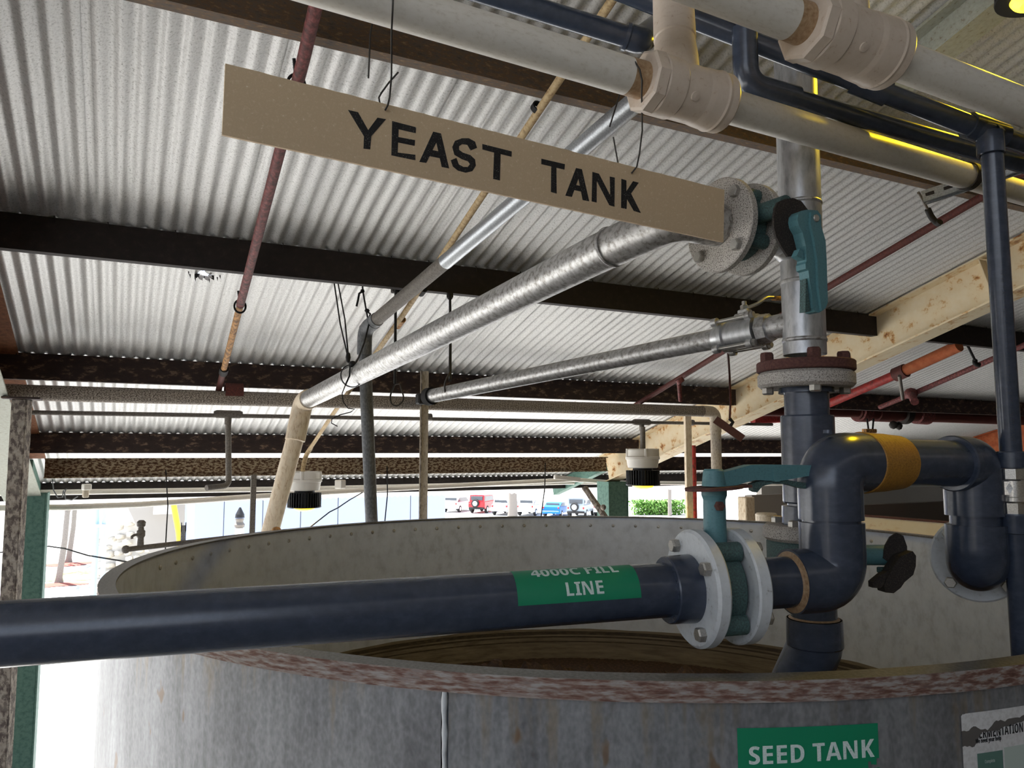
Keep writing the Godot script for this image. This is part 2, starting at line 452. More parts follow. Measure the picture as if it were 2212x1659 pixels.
# the roof: corrugated sheets laid side by side over purlins and rafters
const SHEET := 0.684
const PITCH := 0.076
func make_roof() -> void:
	var roof := setting("ceiling", "corrugated metal roof sloping down to open eaves")
	var z0 := 3.4; var z1 := -10.15
	var strips := 9 * 10
	var hole_x := 0.3674; var hole_z := -4.6329
	var plain: ArrayMesh = null
	var first := -7.02
	for k in 37:
		var x0 := first + SHEET * k
		var torn := hole_x > x0 and hole_x < x0 + SHEET
		var mesh := plain
		if plain == null or torn:
			var b := MB.new()
			var cuts := [z0, z1]
			if torn:
				cuts = [z0]
				for j in 25: cuts.append(hole_z + 0.06 - 0.005 * j)
				cuts.append(z1)
			for layer in 2:
				var up := 0.0012 * layer
				for i in strips + 4:
					var xa := PITCH / 10.0 * (i - 2); var xb := PITCH / 10.0 * (i - 1)
					var ya := 0.0095 * cos(TAU * xa / PITCH) + up; var yb := 0.0095 * cos(TAU * xb / PITCH) + up
					if i < 4: ya -= 0.0016; yb -= 0.0016
					var sa := -0.0095 * TAU / PITCH * sin(TAU * xa / PITCH); var sb := -0.0095 * TAU / PITCH * sin(TAU * xb / PITCH)
					var sg := 1.0 if layer == 1 else -1.0
					var na := Vector3(-sa, 1, -SLOPE).normalized() * sg; var nb := Vector3(-sb, 1, -SLOPE).normalized() * sg
					for c in cuts.size() - 1:
						var zc: float = cuts[c]; var zd: float = cuts[c + 1]
						if torn and cuts.size() > 3 and c > 0 and c < cuts.size() - 2:
							var dx: float = (x0 + (xa + xb) * 0.5 - hole_x) / 0.042
							var dz: float = ((zc + zd) * 0.5 - hole_z) / (0.026 - 0.018 * dx * dx)
							if dx * dx + dz * dz * (1.0 + 0.4 * sin(i * 2.3)) < 1.0: continue
						var A := Vector3(xa, ya + SLOPE * zc, zc); var B := Vector3(xb, yb + SLOPE * zc, zc)
						var Cc := Vector3(xb, yb + SLOPE * zd, zd); var D := Vector3(xa, ya + SLOPE * zd, zd)
						b.tri(A, B, Cc, na, nb, nb); b.tri(A, Cc, D, na, nb, na)
			mesh = b.mesh()
			if not torn: plain = mesh
		var s := MeshInstance3D.new()
		s.name = "roof_sheet"
		s.mesh = mesh; s.material_override = mats.roof_metal
		roof.add_child(s, true)
		s.position = Vector3(x0, ROOF0 + 0.0125, 0)
	# torn tongues of metal hanging round the hole, with nail points about it
	var tg := MB.new()
	for q in [[-0.036, 0.004, 0.016, -0.5], [-0.016, -0.012, 0.02, -0.2], [0.012, -0.014, 0.022, 0.2], [0.034, 0.0, 0.018, 0.6]]:
		var at := Vector3(hole_x + q[0], ROOF0 + SLOPE * (hole_z + q[1]), hole_z + q[1])
		tg.slab([at + Vector3(-q[2], 0.01, 0.004), at + Vector3(q[2], 0.008, 0.002), at + Vector3(q[3] * 0.02 + q[2] * 0.3, -0.03, 0.012), at + Vector3(q[3] * 0.02 - q[2] * 0.4, -0.022, 0.01)], Vector3(0, 0.0008, 0.0012))
	part(roof, "torn_metal", tg, mats.purlin_black, "dark torn flaps round a rust hole")
	for q in [[-0.085, 0.03], [-0.075, 0.0], [-0.045, -0.032], [-0.01, -0.022], [0.03, -0.036], [0.07, -0.004], [0.082, 0.02]]:
		var at := Vector3(hole_x + q[0], ROOF0 + SLOPE * (hole_z + q[1]) + 0.004, hole_z + q[1])
		part(roof, "nail_point", MB.new().lathe(at, Vector3(0.15, -1, 0.1), [[0.0, 0.004], [0.012, 0.0022], [0.024, 0.0]], 5), mats.purlin_black)
	# fixing hooks poking out of the sheet along each purlin, one in every three or four corrugations
	for i in range(0, 5):
		var z := -2.56 - 1.64 * i + 0.012
		var hk := MB.new()
		var x := -6.5
		var alt := 0
		while x < 13.0:
			var at := Vector3(x, roof_y(z) - 0.002, z)
			hk.tube([at, at + Vector3(0.004, -0.02, 0.006), at + Vector3(0.008, -0.034, 0.002)], 0.0028, 5)
			x += PITCH * (3 if alt % 3 == 1 else 4); alt += 1
		part(roof, "roof_hook", hk, mats.purlin_black).set_meta("kind", "stuff")

func channel_profile(h: float, w: float, t: float) -> PackedVector2Array:
	# an upright channel: web at x = 0, flanges towards +x
	return PackedVector2Array([Vector2(0, -h), Vector2(w, -h), Vector2(w, -h + t), Vector2(t, -h + t), Vector2(t, -t), Vector2(w, -t), Vector2(w, 0), Vector2(0, 0)])

func i_profile(h: float, w: float, t: float, web: float) -> PackedVector2Array:
	var a := w * 0.5; var c := web * 0.5
	return PackedVector2Array([Vector2(-a, 0), Vector2(a, 0), Vector2(a, -t), Vector2(c, -t), Vector2(c, -h + t), Vector2(a, -h + t), Vector2(a, -h), Vector2(-a, -h), Vector2(-a, -h + t), Vector2(-c, -h + t), Vector2(-c, -t), Vector2(-a, -t)])

func make_frame() -> void:
	var roof := get_node("ceiling")
	var bays := [-6.9, -0.78, 5.45, 11.5, 17.6]
	var pm := [mats.purlin_brown, mats.purlin_black, mats.purlin_rust, mats.purlin_rust, mats.purlin_black]
	for i in range(-3, 5):
		var z := -2.56 - 1.64 * i
		for j in 4:
			var xa: float = bays[j] + 0.008; var xb: float = bays[j + 1] - 0.008
			# local x points away from the viewer, local z along the purlin
			var xf := Transform3D(Basis(Vector3(0, 0, -1), Vector3.UP, Vector3.RIGHT), Vector3((xa + xb) * 0.5, roof_y(z) - 0.004, z))
			part(roof, "purlin", MB.new().prism(channel_profile(0.172, 0.06, 0.006), xb - xa, xf), pm[clampi(i, 0, 4)])
	var raf := [mats.rafter_rust, mats.rafter_grey, mats.cream_rust, mats.orange_rust]
	var dim := [[0.4, 0.26], [0.4, 0.29], [0.345, 0.2], [0.5, 0.2]]
	for j in 4:
		var za := 3.4; var zb := -8.2
		var dir := Vector3(0, -SLOPE, -1).normalized()
		var mid := Vector3(bays[j], roof_y((za + zb) * 0.5) - 0.003, (za + zb) * 0.5)
		var xf := basis_along(dir, mid)
		var rm := Node3D.new()
		rm.name = "rafter"
		roof.add_child(rm, true)
		var ln := (zb - za) / dir.z
		var hh: float = dim[j][0]; var ww: float = dim[j][1]
		part(rm, "web", MB.new().box(xf.translated_local(Vector3(0, -hh * 0.5, 0)), Vector3(0.012, hh - 0.02, ln)), mats.rafter_rust if j < 2 else raf[j])
		part(rm, "top_flange", MB.new().box(xf.translated_local(Vector3(0, -0.007, 0)), Vector3(ww, 0.014, ln), 0.001), mats.rafter_rust if j < 2 else raf[j])
		part(rm, "bottom_flange", MB.new().box(xf.translated_local(Vector3(0, -hh + 0.007, 0)), Vector3(ww, 0.014, ln), 0.001), raf[j])
		if j == 2:
			# stiffener plate on the web of the cream rafter
			part(rm, "stiffener", MB.new().box(Transform3D(xf.basis, Vector3(bays[j] - 0.05, roof_y(-3.25) - 0.18, -3.25)), Vector3(0.08, 0.3, 0.01), 0.002), raf[j])
	# eave beam between the columns, and its neighbours
	for j in 4:
		var xa: float = bays[j] + 0.16; var xb: float = bays[j + 1] - 0.16
		var xf := Transform3D(Basis(Vector3(0, 0, -1), Vector3.UP, Vector3.RIGHT), Vector3((xa + xb) * 0.5, EYE - 0.043, -7.95))
		part(roof, "eave_beam", MB.new().prism(i_profile(0.175, 0.1, 0.012, 0.01), xb - xa, xf), mats.beam_spotted if j < 2 else mats.purlin_rust)
	var names := ["green steel column beside the far left stair", "dark green steel column behind peeling post at the left edge", "dark green steel column behind the far rim, beside the round lamp", "steel column at the far right bay"]
	for j in range(1, 3):
		var x: float = bays[j] + (0.05 if j == 1 else 0.0)
		var t := thing("steel_column", names[j], "column", Vector3(x, 0, -8.05))
		var top := roof_y(-8.05) - 0.36
		var xf := Transform3D(Basis(Vector3(0, 0, 1), Vector3.RIGHT, Vector3.UP), Vector3(x - 0.145, top * 0.5, -8.05))
		# flanges face left and right, the web lies across
		var prof := i_profile(0.29, 0.26, 0.014, 0.012)
		var p2 := PackedVector2Array()
		for q in prof: p2.append(Vector2(q.x, q.y + 0.29))
		part(t, "shaft", MB.new().prism(p2, top, xf), mats.green_paint)
		part(t, "front_plate", MB.new().box(Transform3D(Basis(), Vector3(x, top * 0.5, -7.935)), Vector3(0.26, top, 0.012), 0.002), mats.green_paint)
		part(t, "base_plate", MB.new().box(Transform3D(Basis(), Vector3(x, 0.0125, -8.05)), Vector3(0.45, 0.025, 0.45), 0.004), mats.green_paint)
	# rafter tails that carry the eave beyond the columns
	for j in 4:
		var dir := Vector3(0, -SLOPE, -1).normalized()
		var xf := basis_along(dir, Vector3(bays[j], roof_y(-8.85) - 0.1, -8.85))
		part(roof, "rafter_tail", MB.new().box(xf, Vector3(0.09, 0.17, 1.3), 0.003), mats.green_paint)

const TC := Vector3(1.883, 0, -2.907)
const RIM_Y := 5.67
func on_tank(a: float, y: float, r: float) -> Vector3:
	return Vector3(TC.x + r * cos(a), y, TC.z + r * sin(a))

func make_yard() -> void:
	var f := setting("floor", "sunlit concrete yard")
	part(f, "yard_slab", MB.new().box(Transform3D(Basis(), Vector3(20, -0.15, -60)), Vector3(400, 0.3, 340), 0.0), mats.concrete)
	part(f, "walkway_deck", MB.new().box(Transform3D(Basis(), Vector3(3, 4.42, 1.25)), Vector3(20, 0.14, 4.4), 0.01), mats.deck)
	part(f, "added_dark_floor", MB.new().box(Transform3D(Basis(), Vector3(5.5, 0.01, -3.2)), Vector3(24.6, 0.02, 13.4), 0.0), mats.deck)  # unseen dark floor, added to cut light bouncing up under the roof
	var w := setting("wall_back_added")  # unseen wall behind the camera, added to hold back light from there
	part(w, "wall_panel", MB.new().box(Transform3D(Basis(), Vector3(4.5, 3.15, 3.6)), Vector3(27, 6.3, 0.2), 0.0), mats.wall_grey)
	part(w, "upper_panel", MB.new().box(Transform3D(Basis(), Vector3(8.3, 7.9, 3.6)), Vector3(19.4, 3.2, 0.2), 0.0), mats.wall_grey)  # stops short at the left so some sky light reaches the front
	w = setting("wall_left_added")  # unseen wall, added to block side light and ground bounce from the left
	part(w, "wall_panel", MB.new().box(Transform3D(Basis(), Vector3(-10.5, 3.45, 1.5)), Vector3(0.3, 6.9, 19.0), 0.0), mats.wall_grey)
	w = setting("wall_right")
	part(w, "wall_panel", MB.new().box(Transform3D(Basis(), Vector3(17.8, 4.7, -2.5)), Vector3(0.2, 9.4, 12.0), 0.0), mats.wall_grey)

# a curved skin between two angles and two heights
func skin(b: MB, a0: float, a1: float, y0: float, y1: float, r: float, out := 1.0, steps := 40, rows := 1, thick := 0.0) -> MB:
	for i in steps:
		for j in rows:
			var aa := lerpf(a0, a1, float(i) / steps); var ab := lerpf(a0, a1, float(i + 1) / steps)
			var ya := lerpf(y0, y1, float(j) / rows); var yb := lerpf(y0, y1, float(j + 1) / rows)
			var na := Vector3(cos(aa), 0, sin(aa)) * out; var nb := Vector3(cos(ab), 0, sin(ab)) * out
			var u0 := float(i) / steps; var u1 := float(i + 1) / steps
			var v0 := 1.0 - float(j) / rows; var v1 := 1.0 - float(j + 1) / rows
			b.tri(on_tank(aa, ya, r), on_tank(ab, ya, r), on_tank(ab, yb, r), na, nb, nb, Vector2(u0, v0), Vector2(u1, v0), Vector2(u1, v1))
			b.tri(on_tank(aa, ya, r), on_tank(ab, yb, r), on_tank(aa, yb, r), na, nb, na, Vector2(u0, v0), Vector2(u1, v1), Vector2(u0, v1))
	return b

func ring_flat(b: MB, r0: float, r1: float, y: float, up: float, steps := 160) -> MB:
	for i in steps:
		var aa := TAU * i / steps; var ab := TAU * (i + 1) / steps
		var nn := Vector3(0, up, 0)
		b.tri(on_tank(aa, y, r0), on_tank(ab, y, r0), on_tank(ab, y, r1), nn, nn, nn)
		b.tri(on_tank(aa, y, r0), on_tank(ab, y, r1), on_tank(aa, y, r1), nn, nn, nn)
	return b

func steel_skin_texture(sd: int, w: int, h: int, rust: bool) -> ImageTexture:
	var n1 := FastNoiseLite.new(); n1.seed = sd; n1.frequency = 0.012; n1.fractal_octaves = 5
	var n2 := FastNoiseLite.new(); n2.seed = sd + 3; n2.frequency = 0.08; n2.fractal_octaves = 3
	var n3 := FastNoiseLite.new(); n3.seed = sd + 9; n3.frequency = 0.03; n3.fractal_octaves = 4
	var data := PackedByteArray(); data.resize(w * h * 3)
	for y in h:
		for x in w:
			var a := n1.get_noise_2d(x, y * 0.5)
			var st := n2.get_noise_2d(x, y * 0.06)
			var sp := n3.get_noise_2d(x * 2.0, y * 2.0)
			var g := 0.49 + a * 0.1 + st * 0.05 + (0.32 - absf(sp)) * 0.12 + n2.get_noise_2d(x * 3.0, y * 2.2) * 0.05
			var c := Vector3(g * 0.99, g * 1.0, g * 1.02)
			if rust:
				# rust that ran down from under the rim in uneven tongues
				var tongue := 14.0 + 110.0 * maxf(0.0, n1.get_noise_2d(x * 1.6, 700.0) + 0.02) + 26.0 * n2.get_noise_2d(x, 90.0)
				var k := clampf((tongue - y) / 30.0, 0.0, 1.0) * clampf(0.55 + 1.2 * st + 0.8 * sp, 0.0, 1.0)
				c = c.lerp(Vector3(0.5, 0.43, 0.33), k * 0.45)
				var spot := n3.get_noise_2d(x * 0.8 + 400.0, y * 0.45)
				if spot > 0.56: c = c.lerp(Vector3(0.45, 0.33, 0.22), clampf((spot - 0.56) * 6.0, 0.0, 0.6))
			var o := (y * w + x) * 3
			data[o] = int(clampf(c.x, 0, 1) * 255); data[o + 1] = int(clampf(c.y, 0, 1) * 255); data[o + 2] = int(clampf(c.z, 0, 1) * 255)
	return ImageTexture.create_from_image(Image.create_from_data(w, h, false, Image.FORMAT_RGB8, data))

func make_tank() -> void:
	var t := thing("yeast_tank", "big round open grey steel tank with rusty rim and green label", "tank", Vector3(TC.x, 0, TC.z))
	var outer := mat("tank_plate", Color.WHITE, 0.5, 0.35)
	outer.albedo_texture = steel_skin_texture(5, 900, 420, true)
	var inner := worn("tank_inside", 0.36, 0.3, 0.02, [Color8(178, 183, 192), Color8(206, 212, 222), Color8(217, 223, 233)], [0.0, 0.5, 1.0], Vector3(1.0, 0.7, 1.0), 241)
	var seam := 2.30415
	# the shell is welded from curved plates; each spans a sixth of the round, tops first
	for k in 6:
		var a0 := seam + TAU / 6.0 * k + 0.004; var a1 := seam + TAU / 6.0 * (k + 1) - 0.004
		var b := MB.new()
		skin(b, a0, a1, 4.35, RIM_Y - 0.002, 1.93, 1.0, 40, 4)
		skin(b, a0, a1, 4.35, RIM_Y - 0.002, 1.907, -1.0, 40, 4)
		part(t, "wall_plate", b, outer)
		part(t, "lower_plate", skin(MB.new(), a0, a1, 0.0, 4.29, 1.93, 1.0, 24, 2), outer)
		part(t, "inner_lining", skin(MB.new(), a0 - 0.004, a1 + 0.004, 4.35, RIM_Y - 0.01, 1.9015, -1.0, 40, 6), inner)
		var wl: Array = []
		var nz := FastNoiseLite.new(); nz.seed = 30 + k; nz.frequency = 9.0
		for j in 60:
			var y := RIM_Y - 0.041 - 0.02 * j
			wl.append(on_tank(seam + TAU / 6.0 * k + 0.0016 * nz.get_noise_1d(y), y, 1.931))
		var rr: Array = []
		for j in 60: rr.append(0.0055 + 0.003 * nz.get_noise_1d(j * 0.07))
		part(t, "weld_bead", MB.new().tube(wl, rr, 7), mats.flange_pale)
	# rim: an angle ring, flat on top, with a rust streaked band outside
	var rim := MB.new()
	ring_flat(rim, 1.89, 1.943, RIM_Y, 1.0)
	ring_flat(rim, 1.89, 1.943, RIM_Y - 0.008, -1.0)
	skin(rim, 0, TAU, RIM_Y - 0.008, RIM_Y, 1.89, -1.0, 160)
	part(t, "rim_flange", rim, worn("rim_steel", 0.42, 0.5, 0.04, [Color8(84, 81, 77), Color8(112, 110, 107), Color8(138, 136, 133)], [0.0, 0.5, 1.0], Vector3(4, 4, 4), 251))
	var band := MB.new()
	skin(band, 0, TAU, RIM_Y - 0.04, RIM_Y, 1.943, 1.0, 160)
	ring_flat(band, 1.93, 1.943, RIM_Y - 0.04, -1.0)
	var bm := worn("rim_band", 0.75, 0.15, 0.05, [Color8(78, 50, 42), Color8(112, 80, 68), Color8(136, 116, 106), Color8(158, 154, 150)], [0.12, 0.38, 0.5, 0.62], Vector3(0.7, 3, 0.7), 257)
	part(t, "rim_band", band, bm, "rust streaked band round the rim")
	# rivet marks just under the far rim
	for k in 34:
		var a := deg_to_rad(205.0 + 4.6 * k)
		part(t, "rivet", MB.new().lathe(on_tank(a, RIM_Y - 0.062, 1.9005), -Vector3(cos(a), 0, sin(a)), [[0.0, 0.011], [0.003, 0.009], [0.005, 0.0]], 8), mats.stainless_dirty)
	part(t, "tank_floor", ring_flat(MB.new(), 0.0, 1.9015, 4.35, 1.0), inner)
	# a tide mark left on the inside by the brew
	var tide := MB.new()
	var tz := FastNoiseLite.new(); tz.seed = 77; tz.frequency = 1.4; tz.fractal_octaves = 4
	for i in 220:
		var aa := TAU * i / 220.0; var ab := TAU * (i + 1) / 220.0
		var ta := 4.915 + 0.008 * tz.get_noise_2d(cos(aa) * 3, sin(aa) * 3); var tb := 4.915 + 0.008 * tz.get_noise_2d(cos(ab) * 3, sin(ab) * 3)
		var na := -Vector3(cos(aa), 0, sin(aa)); var nb := -Vector3(cos(ab), 0, sin(ab))
		tide.tri(on_tank(aa, 4.65, 1.8985), on_tank(ab, 4.65, 1.8985), on_tank(ab, tb, 1.8985), na, nb, nb)
		tide.tri(on_tank(aa, 4.65, 1.8985), on_tank(ab, tb, 1.8985), on_tank(aa, ta, 1.8985), na, nb, na)
	part(t, "tide_mark", tide, worn("tide_brown", 0.6, 0.0, 0.016, [Color8(84, 74, 60), Color8(112, 100, 82), Color8(136, 124, 104)], [0.15, 0.5, 1.0], Vector3(0.5, 3, 0.5), 263))
	var scum := MB.new()
	for q in [[4.9, 0.022], [4.868, 0.01], [4.835, 0.007]]:
		skin(scum, 0, TAU, q[0] - q[1], q[0], 1.897, -1.0, 200)
	part(t, "scum_lines", scum, worn("scum_dark", 0.7, 0.0, 0.03, [Color8(34, 28, 22), Color8(60, 50, 38), Color8(92, 80, 62)], [0.1, 0.5, 0.9], Vector3(1, 4, 1), 271), "dark scum lines left by the brew")
	# the brew and its crust
	var brew := single("fermenting_brew", "brown crusted liquid lying inside the open tank", "liquid", brew_shape(), worn("brew_crust", 0.7, 0.0, 0.03, [Color8(30, 20, 17), Color8(52, 34, 29), Color8(84, 60, 46), Color8(124, 100, 70)], [0.0, 0.5, 0.7, 1.0], Vector3(2.4, 2.4, 2.4), 269), Vector3(TC.x, 4.6, TC.z))
	brew.set_meta("kind", "stuff")
	make_labels()
	make_rim_pipe()

func brew_shape() -> MB:
	var b := MB.new()
	var nz := FastNoiseLite.new(); nz.seed = 8; nz.frequency = 1.6; nz.fractal_octaves = 4
	var hgt := func(x: float, z: float) -> float:
		var d := Vector2(x - TC.x + 0.1, z - TC.z - 0.1).length()
		var heap := smoothstep(1.75, 1.2, d)
		return 4.724 + heap * (0.05 + 0.24 * maxf(-0.3, nz.get_noise_2d(x * 1.5, z * 1.5)) + 0.07 * absf(nz.get_noise_2d(x * 5.0, z * 5.0)))
	var R := 1.892
	var ns := 150
	for i in ns:
		for j in ns:
			var x0 := TC.x - R + 2 * R * i / ns; var x1 := TC.x - R + 2 * R * (i + 1) / ns
			var z0 := TC.z - R + 2 * R * j / ns; var z1 := TC.z - R + 2 * R * (j + 1) / ns
			if Vector2((x0 + x1) * 0.5 - TC.x, (z0 + z1) * 0.5 - TC.z).length() > R: continue
			var q := [Vector3(x0, hgt.call(x0, z0), z0), Vector3(x1, hgt.call(x1, z0), z0), Vector3(x1, hgt.call(x1, z1), z1), Vector3(x0, hgt.call(x0, z1), z1)]
			b.flat(q[0], q[1], q[2], Vector3.UP); b.flat(q[0], q[2], q[3], Vector3.UP)
	return b

func make_labels() -> void:
	var r := 1.9315
	# SEED TANK
	var a0 := 2.01022; var a1 := 1.86421; var yt := 5.5803; var yt2 := 5.5794
	yt = maxf(yt, yt2)
	var t := thing("seed_tank_label", "green rectangular SEED TANK label stuck on tank side", "label", on_tank((a0 + a1) * 0.5, yt - 0.12, r))
	# a corner has torn away at the lower right, so the sheet is laid in strips that stop short there
	var sheet := MB.new()
	for i in 48:
		var u0 := i / 48.0; var u1 := (i + 1) / 48.0
		var aa := lerpf(a0, a1, u0); var ab := lerpf(a0, a1, u1)
		var gap0 := 0.0; var gap1 := 0.0
		if u0 > 0.86:
			var k := (u0 - 0.86) / 0.14
			gap0 = yt - 0.081 - 0.006 * sin(i * 2.1) + 0.012 * k; gap1 = yt - 0.098 + 0.018 * k - 0.003 * cos(i * 1.7)
		var parts := [[yt - 0.15, yt]] if u0 <= 0.86 else [[yt - 0.15, gap1], [gap0, yt]]
		for seg in parts:
			var na := Vector3(cos(aa), 0, sin(aa)); var nb := Vector3(cos(ab), 0, sin(ab))
			sheet.tri(on_tank(aa, seg[0], r), on_tank(ab, seg[0], r), on_tank(ab, seg[1], r), na, nb, nb)
			sheet.tri(on_tank(aa, seg[0], r), on_tank(ab, seg[1], r), on_tank(aa, seg[1], r), na, nb, na)
	part(t, "backing", sheet, mats.label_green)
	var arc := (a0 - a1) * r
	var base := 5.5136
	var put := func(x: float, y: float, z: float) -> Vector3:
		return on_tank(a0 - (x + arc * 0.075) / r, base + y + x * 0.02, r + 0.0003 + z)
	part(t, "lettering", MB.new().lettering("SEED TANK", 0.033, arc * 0.89, put), mats.label_white, "white capitals SEED TANK")
	# the torn notice
	var p0 := 1.76603; var p1 := p0 - 0.46; var py := 5.5837
	t = thing("torn_notice", "torn white fermentation notice pasted on tank at lower right", "notice", on_tank(p0 - 0.1, py - 0.1, r))
	var n0 := 1.74871; var ny := 5.5327
	var top := MB.new(); var low := MB.new(); var under := MB.new()
	var nz := FastNoiseLite.new(); nz.seed = 12; nz.frequency = 0.11; nz.fractal_octaves = 4; nz.fractal_gain = 0.7
	# where the paper has been ripped across: lower edge of the top strip, upper edge of the rest
	var rip_lo := func(u: float) -> float: return ny + 0.0105 + 0.06 * clampf(u - 0.07, 0.0, 0.3) + 0.009 * nz.get_noise_1d(u * 190.0 + 400.0) - 0.024 * smoothstep(0.06, 0.03, u)
	var rip_hi := func(u: float) -> float: return ny + 0.026 + 0.06 * clampf(u - 0.07, 0.0, 0.3) + 0.009 * nz.get_noise_1d(u * 190.0) - 0.01 * smoothstep(0.03, 0.01, absf(u - 0.065)) - 0.008 * smoothstep(0.06, 0.0, u)
	var cols := 150
	for i in cols:
		var ua := float(i) / cols; var ub := float(i + 1) / cols
		var aa := lerpf(p0, p1, ua); var ab := lerpf(p0, p1, ub)
		var na := Vector3(cos(aa), 0, sin(aa)); var nb := Vector3(cos(ab), 0, sin(ab))
		var ta := py - 0.004 * smoothstep(0.012, 0.0, ua)
		for q in [[top, rip_hi.call(ua), ta, rip_hi.call(ub), py, r + 0.0006], [low, py - 0.3, rip_lo.call(ua), py - 0.3, rip_lo.call(ub), r + 0.0006], [under, py - 0.3, py - 0.003, py - 0.3, py - 0.003, r]]:
			var bb: MB = q[0]
			bb.tri(on_tank(aa, q[1], q[5]), on_tank(ab, q[3], q[5]), on_tank(ab, q[4], q[5]), na, nb, nb)
			bb.tri(on_tank(aa, q[1], q[5]), on_tank(ab, q[4], q[5]), on_tank(aa, q[2], q[5]), na, nb, na)
	part(t, "torn_backing", under, mats.paper_torn)
	part(t, "upper_strip", top, mats.paper)
	part(t, "lower_sheet", low, mats.paper)
	part(t, "heading", MB.new().lettering("FERMENTATION BAY", 0.0185, 0.165, func(x, y, z):
		var u: float = (p0 - (n0 - x / r)) / (p0 - p1)
		return on_tank(n0 - x / r, minf(ny + y, maxf(rip_lo.call(u), ny)), r + 0.0009 + z), true, 0.0004, 0.002), mats.print_black)
	var m0 := 1.74912; var my := 5.5212
	part(t, "subheading", MB.new().lettering("We need your help", 0.0115, 0.066, func(x, y, z): return on_tank(m0 - x / r, my + y, r + 0.0009 + z)), mats.print_black)
	var g0 := 1.74797; var gy := 5.5041; var g1 := 1.71351
	part(t, "green_panel", skin(MB.new(), g0, g1, gy - 0.12, gy, r + 0.0009, 1.0, 6), mats.print_green)
	part(t, "pale_panel", skin(MB.new(), g1 - 0.002, g1 - 0.08, gy - 0.12, gy + 0.004, r + 0.0009, 1.0, 8), mats.print_pale)
	part(t, "panel_lettering", MB.new().lettering("Complete", 0.0085, 0.026, func(x, y, z): return on_tank(g0 - (x + 0.018) / r, gy - 0.022 + y, r + 0.0012 + z), false), mats.print_pale)

func make_rim_pipe() -> void:
	# a thin supply pipe standing off behind the left of the rim, with its tap and a strut bracket
	var t := thing("rim_water_pipe", "thin dark water pipe with tap behind left tank rim", "pipe", Vector3(0.3897, 5.6380, -4.3464))
	var a := Vector3(0.0287, 5.6145, -4.4179); var b := Vector3(0.9200, 5.6227, -4.9242)
	part(t, "pipe", MB.new().tube([a, a.lerp(b, 0.5), b], 0.0135, 10), mats.conduit_grey)
	part(t, "end_cap", MB.new().ball(a, Vector3.ONE * 0.021, 10), mats.conduit_grey)
	var tp := Vector3(0.0951, 5.6153, -4.4631)
	part(t, "tap_body", MB.new().lathe(tp, Vector3.UP, [[-0.01, 0.018], [0.02, 0.016], [0.05, 0.015], [0.06, 0.021], [0.085, 0.021], [0.09, 0.015], [0.105, 0.013], [0.11, 0.02], [0.13, 0.022], [0.14, 0.012], [0.141, 0.0]], 12), mats.conduit_grey)
	part(t, "tap_handle", MB.new().tube([Vector3(0.0917, 5.6888, -4.4349), Vector3(0.0641, 5.6838, -4.4269), Vector3(0.0536, 5.6778, -4.4215), Vector3(0.0541, 5.6661, -4.4224)], 0.007, 6), mats.conduit_grey)
	var s := Vector3(0.3068, 5.6300, -4.6137)
	part(t, "strut_bracket", MB.new().box(Transform3D(Basis(), s + Vector3(0, 0.035, 0.018)), Vector3(0.026, 0.09, 0.004), 0.001).box(Transform3D(Basis(), s + Vector3(-0.011, 0.07, 0.018)), Vector3(0.006, 0.05, 0.004)).box(Transform3D(Basis(), s + Vector3(0.011, 0.07, 0.018)), Vector3(0.006, 0.05, 0.004)).box(Transform3D(Basis(), s + Vector3(0, -0.04, 0.018)), Vector3(0.026, 0.06, 0.004)), mats.galvanised)
	part(t, "knob", MB.new().ball(Vector3(0.8520, 5.6305, -4.9014), Vector3(0.03, 0.024, 0.03), 10), mats.pipe_orange)

func at_y(p: Vector3, y: float) -> Vector3: return Vector3(p.x, y, p.z)

# two flange plates, eight bolts each way; returns nothing, adds parts under t
func bolt_ring(t: Node, c: Vector3, dir: Vector3, ring: float, r: float, h: float, m: Material, count := 8, turn := 0.2) -> void:
	dir = dir.normalized()
	var u := dir.cross(Vector3.UP if absf(dir.y) < 0.9 else Vector3.RIGHT).normalized(); var w := dir.cross(u)
	for k in count:
		var a := TAU * k / count + turn
		part(t, "bolt", hexhead(MB.new(), c + (u * cos(a) + w * sin(a)) * ring, dir, r, h), m)

func flange_profile(r: float, bore: float, th: float, c := 0.003) -> Array:
	return [[0.0, bore], [0.0, r - c], [c, r], [th - c, r], [th, r - c], [th, bore]]

